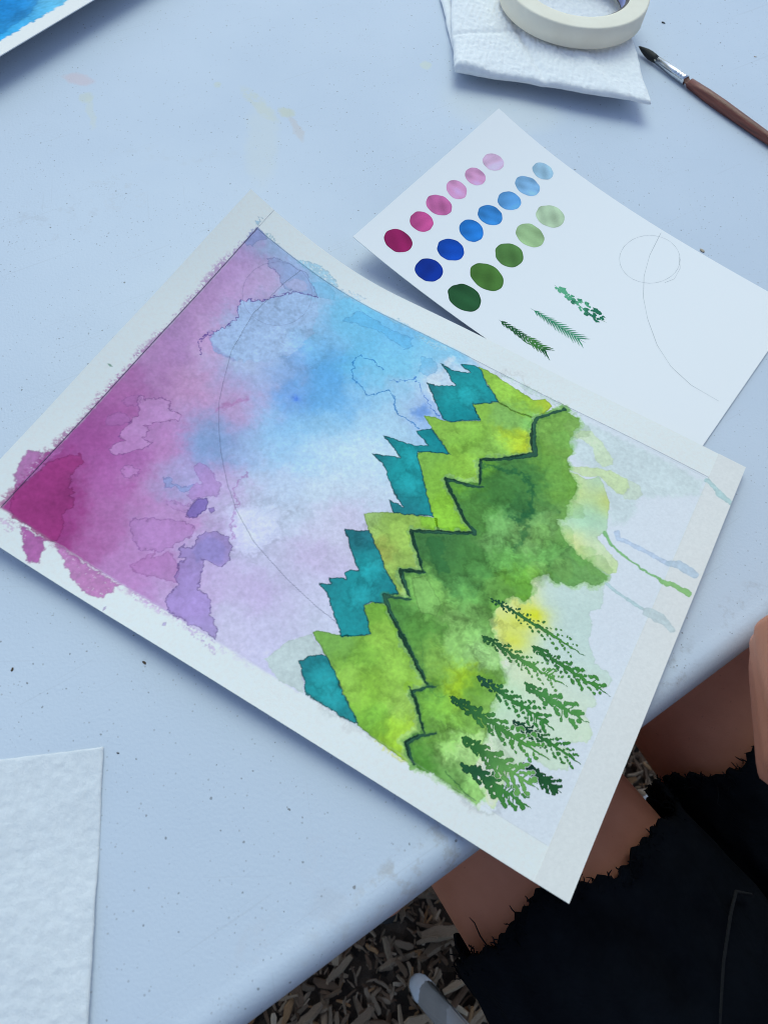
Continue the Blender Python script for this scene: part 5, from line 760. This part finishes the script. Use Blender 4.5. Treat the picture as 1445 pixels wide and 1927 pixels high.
def pillow(name, corners, nr, nc, top, bot, root, amp, seed, roll=.0035, pitch=5.0, wobble=.0012, mat=None):
    """folded wad: quad outline, top and bottom height functions of (s,t)"""
    A, B, C, D = [np.array(c, float) for c in corners]; s = np.linspace(0, 1, nc)[None, :]; t = np.linspace(0, 1, nr)[:, None]
    em, w3 = emboss(nr, nc, pitch, amp, seed)
    wob = wobble * np.stack([fbm(nr, nc, 30, seed + 7, 4), fbm(nr, nc, 30, seed + 8, 4)], -1)
    XY = (A * (1 - s[..., None]) + B * s[..., None]) * (1 - t[..., None]) + (D * (1 - s[..., None]) + C * s[..., None]) * t[..., None] + wob
    zt = top(s, t) + em + .0008 * w3; zb = bot(s, t) + .0005 * w3
    ed = np.minimum(np.minimum(s, 1 - s) * np.linalg.norm(B - A), np.minimum(t, 1 - t) * np.linalg.norm(D - A)); k = np.sqrt(np.clip(1 - (1 - np.clip(ed / roll, 0, 1)) ** 2, 0, 1))
    mid = (zt + zb) / 2; zt = mid + (zt - mid) * (.15 + .85 * k); zb = np.minimum(mid - (mid - zb) * (.15 + .85 * k), zt - .0003)
    V = np.concatenate([np.concatenate([XY, (TABLE_Z + zt)[..., None]], -1).reshape(-1, 3), np.concatenate([XY, (TABLE_Z + zb)[..., None]], -1).reshape(-1, 3)])
    n = nr * nc; F1 = grid_faces(nr, nc); F2 = F1[:, ::-1] + n
    b = np.concatenate([np.arange(nc), np.arange(1, nr) * nc + nc - 1, (nr - 1) * nc + np.arange(nc - 2, -1, -1), np.arange(nr - 2, 0, -1) * nc]); b2 = np.roll(b, -1)
    F3 = np.stack([b, b + n, b2 + n, b2], -1)
    return link(name, mesh_np(name, V, np.concatenate([F1, F2, F3])), mat or M_TOWEL, root)
def build_towels():
    root = empty('folded_paper_towel', (.05, .6, TABLE_Z)); tag(root, 'folded white paper towel wad lying under the tape roll', 'paper towel')
    pillow('lower_fold', [(-.0035, .5335), (.118, .5375), (.10, .70), (-.048, .70)], 170, 150, lambda s, t: .0042 + 0 * s * t, lambda s, t: .0006 + 0 * s * t, root, .0002, 3)
    pillow('upper_fold', [(-.0065, .5205), (.1305, .5165), (.102, .70), (-.030, .70)], 200, 170,
           lambda s, t: .0105 - .0016 * np.exp(-((s * .9 + t * .3 - .42) / .018) ** 2) - .0013 * np.exp(-((s * .3 - t + .22) / .015) ** 2) + .0012 * np.exp(-((s + t * .5 - .8) / .05) ** 2) + .004 * np.exp(-((s - .06) / .12) ** 2) * np.exp(-t * 6) + .003 * np.sin(np.pi * s) * (1 - t) + .005 * s ** 3 * np.exp(-t * 5),
           lambda s, t: .0055 + .0055 * s * np.exp(-t * 5) , root, .0005, 5, .005)
    a = np.array([-.96, -.277]); a /= np.linalg.norm(a); b = np.array([-a[1], a[0]]) ; b = b if b[1] < 0 else -b
    Cn = np.array([-.0958, .0478]); q = lambda s, t: Cn + a * s + b * t
    r2 = empty('flat_paper_towel', (*q(.1, .05), TABLE_Z)); tag(r2, 'flat embossed white paper towel sheet at the near corner of the table', 'paper towel')
    pillow('towel_sheet', [q(.27, .123), q(0.0, .123), q(-.001, 0), q(.27, .004)], 170, 300, lambda s, t: .0012 + .0014 * np.exp(-((1 - s) / .03) ** 2) * (1 - t) + .0006 * np.sin(s * 20 + t * 5), lambda s, t: .0004 + .0015 * np.exp(-((1 - s) / .03) ** 2) * (1 - t), r2, .00026, 9, .0010, 3.2, .0004, M_TOWEL_DAMP)
build_towels()

# ================================================================== TAPE ROLL
def build_tape():
    cx, cy, zb, H = .0700, .6135, TABLE_Z + .0148, .0150
    root = empty('masking_tape_roll', (cx, cy, zb)); tag(root, 'roll of cream masking tape resting on the folded paper towel', 'tape roll')
    mt, ns, ls, b = new_mat('cream_crepe_tape'); tc = ns.new('ShaderNodeTexCoord')
    n = noise_tex(ns, ls, tc.outputs['Object'], 60, 4, .6); r = ramp(ns, ls, n.outputs[0], [(.3, (.86, .78, .63)), (.7, (.91, .84, .69))]); ls.new(r.outputs[0], b.inputs['Base Color']); b.inputs['Roughness'].default_value = .7
    n2 = noise_tex(ns, ls, tc.outputs['Object'], 900, 3, .6); bump(ns, ls, n2.outputs[0], .5, .0002, b)
    def lathe(name, prof, mat, seg=96, jit=0, parent=root):
        V = []; F = []; k = len(prof); rng = random.Random(2)
        for i in range(seg):
            a = 2 * math.pi * i / seg; w = 1 + jit * math.sin(3 * a + 1)
            for rr, z in prof: V.append((cx + rr * w * math.cos(a), cy + rr * w * math.sin(a), zb + z))
        for i in range(seg):
            for j in range(k): F.append((i * k + j, ((i + 1) % seg) * k + j, ((i + 1) % seg) * k + (j + 1) % k, i * k + (j + 1) % k))
        o = link(name, mesh_py(name, V, F), mat, parent); return o
    R, Ri = .0535, .0395
    # side face with a few proud windings
    prof = [(Ri, .0008), (R - .001, .0), (R, .0008), (R + .0001, H - .0008), (R - .0008, H)]
    steps = 9
    for i in range(steps): rr = R - .0008 - (R - Ri - .0008) * (i + .5) / steps; prof.append((rr, H + (.00012 if i % 2 else -.0001)))
    prof.append((Ri, H - .0002))
    lathe('tape_winding', prof, mt)
    core = simple_mat('grey_card_core', (.10, .09, .09), (.17, .155, .15), 80, .8)
    lathe('cardboard_core', [(Ri - .0001, .0012), (Ri - .0001, H - .0012), (Ri - .0021, H - .0016), (Ri - .0023, .0014)], core)
    lab = simple_mat('blue_violet_core_print', (.26, .27, .55), (.42, .45, .72), 30, .6)
    lathe('core_print', [(Ri - .0024, .003), (Ri - .0024, H - .004), (Ri - .0027, H - .004), (Ri - .0027, .003)], lab)
build_tape()

# ================================================================== BRUSH
def build_brush():
    tip = Vector((.1247, .5975, TABLE_Z + .0036)); d = Vector((.7425, -.6698, 0)).normalized(); root = empty('paint_brush', tip)
    tag(root, 'round paint brush with dark bristles, silver ferrule and reddish wooden handle', 'paint brush')
    def seg(name, prof, mat, n=28):
        pts = [tip + d * x + Vector((0, 0, z)) for x, rr, z in prof]; v, f = tube_vf(pts, [rr * 1.13 for _, rr, _ in prof], n); return link(name, mesh_py(name, v, f), mat, root)
    br = simple_mat('dark_bristle_hair', (.012, .013, .012), (.05, .05, .045), 200, .6, 1500, .0004, .3, stretch=(1, 1, 1))
    seg('bristles', [(0, .0001, .0006), (.0015, .0007, .0005), (.004, .0014, .0003), (.008, .0023, .0001), (.012, .00265, 0), (.016, .0025, 0), (.0186, .0022, 0)], br)
    m, ns, ls, b = new_mat('nickel_ferrule'); b.inputs['Base Color'].default_value = (.72, .74, .75, 1); b.inputs['Metallic'].default_value = 1; b.inputs['Roughness'].default_value = .18
    tc = ns.new('ShaderNodeTexCoord'); n = noise_tex(ns, ls, tc.outputs['Object'], 300, 3); bump(ns, ls, n.outputs[0], .2, .0002, b)
    L0 = .0182; f = [(L0, .0023, 0), (L0 + .001, .0024, 0), (L0 + .018, .0029, 0)]
    for k in range(3): f += [(L0 + .0195 + k * .0024, .0030, 0), (L0 + .0203 + k * .0024, .00265, 0), (L0 + .0212 + k * .0024, .0030, 0)]
    f += [(L0 + .0285, .0030, 0)]
    seg('ferrule', f, m)
    w = simple_mat('red_brown_varnished_wood', (.11, .028, .018), (.27, .08, .048), 70, .32, 500, .0002, .5)
    # grain runs along the handle: stretch noise in the handle direction
    mp = w.node_tree.nodes.new('ShaderNodeMapping'); tcn = [q for q in w.node_tree.nodes if q.type == 'TEX_COORD'][0]
    mp.inputs['Rotation'].default_value = (0, 0, math.atan2(.6698, .7425)); mp2 = w.node_tree.nodes.new('ShaderNodeMapping'); mp2.inputs['Scale'].default_value = (.7, 9, 9)
    w.node_tree.links.new(tcn.outputs['Object'], mp.inputs[0]); w.node_tree.links.new(mp.outputs[0], mp2.inputs[0])
    for q in w.node_tree.nodes:
        if q.type == 'TEX_NOISE': w.node_tree.links.new(mp2.outputs[0], q.inputs['Vector'])
    H0 = L0 + .0283
    seg('handle', [(H0, .0028, 0), (H0 + .004, .0030, 0), (H0 + .02, .0036, 0), (H0 + .035, .0037, 0), (H0 + .06, .0033, 0), (H0 + .1, .0026, 0), (H0 + .14, .002, -.0003), (H0 + .165, .0015, -.0006), (H0 + .17, .0006, -.0008)], w)
build_brush()

# ================================================================== CRUMBS ON THE TABLE
def build_crumbs():
    rng = random.Random(12)
    dk = simple_mat('dry_leaf_bit', (.05, .035, .02), (.12, .08, .05), 800, .9); bg_ = simple_mat('pale_bark_bit', (.42, .34, .25), (.58, .48, .36), 800, .9); gn = simple_mat('dark_grit', (.03, .03, .03), (.07, .065, .06), 800, .9)
    for (x, y, s, m, lab) in ((.1456, .642, .0034, gn, 'dark grit crumb on the table beyond the brush tip'), (.2158, .6182, .0022, bg_, 'tiny tan crumb on the table near the right frame edge'), (.1656, .3975, .0036, bg_, 'pale bark flake on the table beside the swatch card'), (-.0894, .0847, .0022, dk, 'dark brown crumb on the table below the painting edge'), (-.1417, .0721, .0019, dk, 'dark brown crumb just above the flat paper towel'), (-.0885, .0468, .0013, gn, 'small black speck of grit right of the flat paper towel corner')):
        v, f = ellipsoid_vf((0, 0, 0), s * .5, s * .28, s * .12, nu=9, nv=6)
        v = [q * rng.uniform(.6, 1.25) for q in v]; R = Matrix.Rotation(rng.uniform(0, 6), 3, 'Z'); zmin = min((R @ q).z for q in v)
        o = link('crumb', mesh_py('crumb', [R @ q for q in v], f), m); o.location = (x, y, TABLE_Z - zmin - .0001); tag(o, lab, 'crumb', 'crumbs on the table')
build_crumbs()

# ================================================================== CHAIR AND SITTER
def build_chair():
    t = empty('folding_chair', FL(-.40, -.163, 0)); tag(t, 'pale grey metal folding chair below the seated person', 'chair')
    st = simple_mat('pale_grey_enamel', (.48, .49, .51), (.56, .57, .59), 30, .4, 600, .0001, .5)
    cap = simple_mat('bluish_plastic_cap', (.6, .66, .72), (.68, .74, .8), 30, .5)
    for l in (.023, -.349):
        v, f = tube_vf([FL(-.118, l, .02), FL(-.165, l, .20), FL(-.225, l, .43), FL(-.26, l, .452), FL(-.6, l, .46)], [.0145] * 5, 16); a = link('leg', mesh_py('leg', v, f), st, t)
        v, f = capsule_vf([FL(-.112, l, .012), FL(-.120, l, .032)], [.0125, .0142], 14); link('foot_cap', mesh_py('foot_cap', v, f), cap, a)
        l2 = l + (.02 if l < 0 else -.02)
        v, f = tube_vf([FL(-.70, l2, .02), FL(-.5, l2, .44), FL(-.62, l2, .47), FL(-.70, l2, .90)], [.0125] * 4, 16); a = link('leg', mesh_py('leg', v, f), st, t)
        v, f = capsule_vf([FL(-.705, l2, .012), FL(-.695, l2, .032)], [.0125, .0142], 14); link('foot_cap', mesh_py('foot_cap', v, f), cap, a)
    def slab(name, pts, th):
        V = [p for p in pts] + [p - Vector(th) for p in pts]; n = len(pts); F = [tuple(range(n)), tuple(range(2 * n - 1, n - 1, -1))] + [(i, i + n, (i + 1) % n + n, (i + 1) % n) for i in range(n)]
        me = mesh_py(name, V, F); o = link(name, me, st, t, smooth=False); bv = o.modifiers.new('bevel', 'BEVEL'); bv.width = .006; bv.segments = 3
    slab('seat', [FL(-.225, .0, .468), FL(-.225, -.326, .468), FL(-.6, -.326, .462), FL(-.6, .0, .462)], (0, 0, .016))
    slab('backrest', [FL(-.672, -.01, .70), FL(-.672, -.316, .70), FL(-.70, -.316, .88), FL(-.70, -.01, .88)], tuple(FL(-.015, 0, 0) - FL(0, 0, 0)))
build_chair()

def remesh_obj(name, parts, mat, parent, voxel, smooth_it=6):
    V, F = join_vf(parts); o = link(name, mesh_py(name, V, F), mat, parent)
    md = o.modifiers.new('remesh', 'REMESH'); md.mode = 'VOXEL'; md.voxel_size = voxel; md.use_smooth_shade = True
    sm = o.modifiers.new('smooth', 'SMOOTH'); sm.factor = .5; sm.iterations = smooth_it
    return o
def build_person():
    t = empty('person', FL(-.42, -.145, 0)); tag(t, 'person seated at the table edge in frayed black denim shorts and black shirt', 'person')
    m, ns, ls, b = new_mat('tan_skin'); tc = ns.new('ShaderNodeTexCoord')
    n = noise_tex(ns, ls, tc.outputs['Object'], 35, 5, .6); r = ramp(ns, ls, n.outputs[0], [(.3, (.52, .205, .13)), (.7, (.60, .25, .165))])
    n3 = noise_tex(ns, ls, tc.outputs['Object'], 420, 2, .5); fr = ramp(ns, ls, n3.outputs[0], [(.70, (0, 0, 0)), (.78, (.35,) * 3)]); c = mix(ns, ls, fr.outputs[0], r.outputs[0], (.12, .05, .035)); ls.new(c, b.inputs['Base Color'])
    b.inputs['Roughness'].default_value = .55; b.inputs['Specular IOR Level'].default_value = .15; b.inputs['Subsurface Weight'].default_value = .08; b.inputs['Subsurface Radius'].default_value = (.01, .004, .002)
    n2 = noise_tex(ns, ls, tc.outputs['Object'], 900, 4, .6); bump(ns, ls, n2.outputs[0], .35, .0004, b)
    parts = []
    for s, lc in ((1, -.056), (-1, -.236)):
        parts.append(capsule_vf([FL(-.40, lc, .545), FL(-.25, lc, .53), FL(-.08, lc, .52), FL(.0, lc + .002 * s, .517), FL(.05, lc + .004 * s, .51), FL(.075, lc + .005 * s, .50)], [.09, .086, .077, .073, .064, .056], 28))
        k = .065 if s > 0 else -.03
        parts.append(capsule_vf([FL(.085, lc + .005 * s, .49), FL(.075, lc + k * .3, .36), FL(.045, lc + k * .6, .25), FL(.03, lc + k * .95, .11)], [.052, .057, .05, .036], 24))
        parts.append(capsule_vf([FL(-.006, lc + k, .055), FL(.07, lc + k + .004 * s, .05), FL(.13, lc + k + .01 * s, .036)], [.028, .032, .026], 20))
        for q in range(5): parts.append(capsule_vf([FL(.13, lc + k + (-.028 + .014 * q) * s * -1, .034), FL(.175 - .006 * q, lc + k + (-.03 + .0145 * q) * s * -1, .03)], [.0085 + (.003 if q == 0 else 0)] * 2, 10))
    parts.append(capsule_vf([FL(-.43, -.05, .56), FL(-.43, -.24, .56)], [.105, .105], 28))
    parts.append(capsule_vf([FL(-.40, -.15, .58), FL(-.32, -.20, .76), FL(-.24, -.26, .92)], [.125, .115, .125], 28))
    parts.append(capsule_vf([FL(-.22, -.14, .97), FL(-.22, -.40, .97)], [.06, .06], 20))
    parts.append(capsule_vf([FL(-.19, -.27, 1.0), FL(-.12, -.275, 1.08)], [.06, .055], 20))
    fx = Vector((ND[0], ND[1], 0)); lx = Vector((-ED[0], -ED[1], 0)); up = Vector((0, 0, 1))
    parts.append(ellipsoid_vf(FL(-.07, -.275, 1.17), .095, .076, .115, (fx, lx, up))); parts.append(ellipsoid_vf(FL(-.025, -.275, 1.115), .045, .05, .055, (fx, lx, up)))
    parts.append(ellipsoid_vf(FL(.025, -.275, 1.153), .02, .014, .024, (fx, lx, up)))
    for s in (1, -1): parts.append(ellipsoid_vf(FL(-.075, -.275 + .078 * s, 1.16), .018, .01, .03, (fx, lx, up)))
    # left arm hangs beside the body, hand on the hip side of the thigh
    parts.append(capsule_vf([FL(-.22, -.12, .97), FL(-.36, -.02, .86), FL(-.48, .085, .76)], [.05, .043, .038], 18)); parts.append(capsule_vf([FL(-.48, .085, .76), FL(-.44, .07, .69), FL(-.36, .04, .645)], [.038, .034, .026], 18))
    parts.append(ellipsoid_vf(FL(-.31, .03, .638), .045, .036, .018, (fx, lx, up)))
    for q in range(4): parts.append(capsule_vf([FL(-.28, .055 - .017 * q, .64), FL(-.24, .056 - .018 * q, .632), FL(-.215, .056 - .018 * q, .618)], [.009, .0085, .008], 10))
    parts.append(capsule_vf([FL(-.32, .0, .642), FL(-.27, -.025, .635)], [.011, .009], 10))
    # right arm: forearm comes in from the side, loosely closed hand on the table rim
    parts.append(capsule_vf([FL(-.22, -.42, .97), FL(-.16, -.47, .88), FL(-.09, -.45, .805)], [.05, .043, .038], 18)); parts.append(capsule_vf([FL(-.09, -.45, .805), FL(-.09, -.34, .795), FL(-.10, -.205, .784)], [.039, .036, .026], 18))
    parts.append(ellipsoid_vf(FL(-.070, -.142, TABLE_Z + .040), .046, .034, .036, (fx, lx, up))); parts.append(capsule_vf([FL(-.10, -.205, .784), FL(-.078, -.155, TABLE_Z + .042)], [.027, .03], 16))
    for q in range(4):                                   # fingers stacked, knuckles towards the painting
        z = TABLE_Z + .0155 + .0148 * q; o = (.004, .0, .002, .006)[3 - q]; h = .0045 + .0025 * q
        parts.append(capsule_vf([FL(-.088 + h, -.120 + h, z), FL(-.048 + h, -.101 - o * .3 + h, z), FL(-.010 - o + h, -.130 - o * .4 + h, z - .001), FL(-.026 + h, -.150 + h, z - .001), FL(-.052 + h, -.146 + h, z)], [.0155, .0152, .0142, .012, .009], 12))
    parts.append(capsule_vf([FL(-.095, -.145, TABLE_Z + .072), FL(-.072, -.122, TABLE_Z + .084), FL(-.040, -.118, TABLE_Z + .084)], [.0145, .0125, .0112], 12))
    remesh_obj('body', parts, m, t, .0042, 5)
    # ---- shorts
    dm, ns, ls, b = new_mat('black_denim'); tc = ns.new('ShaderNodeTexCoord')
    n = noise_tex(ns, ls, tc.outputs['Object'], 25, 5, .65); r = ramp(ns, ls, n.outputs[0], [(.3, (.003, .004, .0065)), (.75, (.009, .0115, .017))]); ls.new(r.outputs[0], b.inputs['Base Color'])
    b.inputs['Roughness'].default_value = .95; b.inputs['Specular IOR Level'].default_value = .06
    wv = ns.new('ShaderNodeTexWave'); wv.inputs['Scale'].default_value = 700; wv.inputs['Distortion'].default_value = 1.5; ls.new(tc.outputs['Object'], wv.inputs[0]); bump(ns, ls, wv.outputs[0], .5, .0004, b)
    rng = np.random.default_rng(3)
    def leg_cloth(lc, s, seed):
        nr, na = 60, 180; fs = np.linspace(-.44, -.052, nr); an = np.linspace(0, 2 * np.pi, na, endpoint=False)
        fo = fbm(nr, na, 9, seed, 4); V = []
        for i, f in enumerate(fs):
            u = i / (nr - 1); rb = .094 + (.0885 - .094) * u + .002 * np.sin(u * 9)
            for k, a in enumerate(an):
                wrap = .5 * (1 - np.cos(a)); rr = rb + .0048 * fo[i, k] + .0032 * np.sin(f * 70 + 3 * np.sin(a * 2 + seed)) * (0.3 + .7 * (1 - u))
                ff = f + (.006 * np.sin(3 * a + seed) + .004 * np.sin(7 * a)) * u ** 6 + (.0012 * np.sin(23 * a + seed + 3 * np.sin(2 * a)) + .0011 * np.sin(41 * a + 4 * np.sin(3 * a)) + .0012 * np.sin(61 * a + 5 * np.sin(5 * a + 1))) * u ** 30
                rr *= 1 - .10 * max(0, -np.sin(a)) * (1 - u)
                V.append(FL(ff, lc + rr * math.cos(a), .532 - .01 * u + rr * .96 * math.sin(a)))
        n0 = len(V)
        # turned inside of the leg opening
        for i in range(5):
            for k, a in enumerate(an):
                p = V[(nr - 1 - i * 2) * na + k]; c = FL(float(fs[nr - 1 - i * 2]), lc, .522); V.append(p + (c - p) * .028)
        F = [tuple(q) for q in grid_faces(nr, na, True)]
        last = (nr - 1) * na
        for k in range(na): F.append((last + k, last + (k + 1) % na, n0 + (k + 1) % na, n0 + k))
        F += [tuple(int(v) + n0 for v in q) for q in grid_faces(5, na, True)]
        return V, F
    pv = capsule_vf([FL(-.45, -.04, .57), FL(-.45, -.145, .58), FL(-.45, -.25, .57)], [.118, .125, .118], 40)
    V, F = join_vf([leg_cloth(-.056, 1, 5), leg_cloth(-.236, -1, 8), pv]); sh = link('shorts', mesh_py('shorts', V, F), dm, t)
    # threads at both hems
    tv = []; rg = random.Random(7)
    for lc in (-.056, -.236):
        for k in range(480):
            a = rg.uniform(-.35, math.pi + .35) if k % 4 else rg.uniform(0, 6.283); rr = .0885 + rg.uniform(-.004, .002); f0 = -.054 + .006 * math.sin(3 * a + (5 if lc > -.1 else 8)) + .004 * math.sin(7 * a) + rg.uniform(-.008, .002); ln_ = rg.choice([.004, .005, .007, .009]) * rg.uniform(.6, 1.2)
            if rg.random() < .008: ln_ = rg.uniform(.025, .04)
            p = FL(f0, lc + rr * math.cos(a), .522 + rr * .96 * math.sin(a)); q = p.copy(); pts = [p]; dv = Vector((fx.x, fx.y, 0)) * 1.0 + lx * rg.gauss(0, .5) + up * rg.gauss(-.05, .35)
            for st in range(4):
                dv = (dv.normalized() + Vector((rg.gauss(0, .8), rg.gauss(0, .8), rg.gauss(-.1, .7)))).normalized(); q = q + dv * ln_ / 4
                # threads lie on the leg instead of passing into it
                rel_l = -(Vector((q.x - P0[0], q.y - P0[1], 0)).dot(Vector((ED[0], ED[1], 0)))) - lc; rz = q.z - .519; d = math.hypot(rel_l, rz)
                if d < .0795: sc = .0795 / max(d, 1e-4); q = q + lx * (rel_l * (sc - 1)) + up * (rz * (sc - 1))
                pts.append(q.copy())
            tv.append(tube_vf(pts, [.00042, .00042, .0004, .00035, .0002], 4, caps=False))
    V, F = join_vf(tv); link('frayed_threads', mesh_py('frayed_threads', V, F), dm, sh)
    # stitched pocket edge on the near thigh
    sm = simple_mat('dark_grey_seam', (.006, .007, .009), (.013, .014, .017), 500, .9, 900, .0003)
    def on_leg(f, l, lc=-.056, add=.0045):
        dl = l - lc; rr = .0885 + .004 + add; return FL(f, l, .526 + .96 * math.sqrt(max(rr * rr - dl * dl, 1e-5)))
    seam = [on_leg(-.145, -.045), on_leg(-.12, -.075), on_leg(-.108, -.098), on_leg(-.104, -.112), on_leg(-.112, -.122)]
    v, f = tube_vf(seam, [.0006, .0009, .001, .001, .0007], 8); link('pocket_seam', mesh_py('pocket_seam', v, f), sm, sh)
    # ---- shirt and hair
    bs = simple_mat('black_cotton_knit', (.006, .0065, .008), (.013, .014, .017), 30, .95, 900, .0004, .06)
    remesh_obj('shirt', [capsule_vf([FL(-.36, -.22, .68), FL(-.31, -.23, .77), FL(-.245, -.26, .92)], [.155, .15, .145], 28), capsule_vf([FL(-.225, -.13, .97), FL(-.225, -.42, .97)], [.068, .068], 20),
                         capsule_vf([FL(-.22, -.12, .97), FL(-.32, -.05, .89)], [.06, .055], 18), capsule_vf([FL(-.22, -.42, .97), FL(-.228, -.455, .895)], [.06, .055], 18)], bs, t, .008)
    hr = simple_mat('dark_brown_hair', (.012, .008, .006), (.035, .022, .015), 60, .5, 500, .001, .3, stretch=(1, 1, .2))
    remesh_obj('hair', [ellipsoid_vf(FL(-.092, -.275, 1.195), .098, .086, .108, (fx, lx, up)), ellipsoid_vf(FL(-.14, -.275, 1.095), .05, .075, .1, (fx, lx, up))], hr, t, .007)
    # ---- sandals
    so = simple_mat('black_foam_sole', (.012, .012, .013), (.03, .03, .03), 60, .9)
    for s, lc in ((1, -.056), (-1, -.236)):
        k = .065 if s > 0 else -.03; V = []; F = []; n = 28
        for z in (.012, .032):
            for i in range(n):
                a = 2 * math.pi * i / n; ff = .098 + .138 * math.cos(a); w = .043 + .009 * math.cos(a); V.append(FL(ff, lc + k + .006 * s + w * math.sin(a), z))
        F = [tuple(range(n))[::-1], tuple(range(n, 2 * n))] + [(i, (i + 1) % n, n + (i + 1) % n, n + i) for i in range(n)]
        link('sandal', mesh_py('sandal', V, F), so, t)
build_person()
print('triangles', sum(len(m.loop_triangles) if m.loop_triangles else 0 for m in bpy.data.meshes))
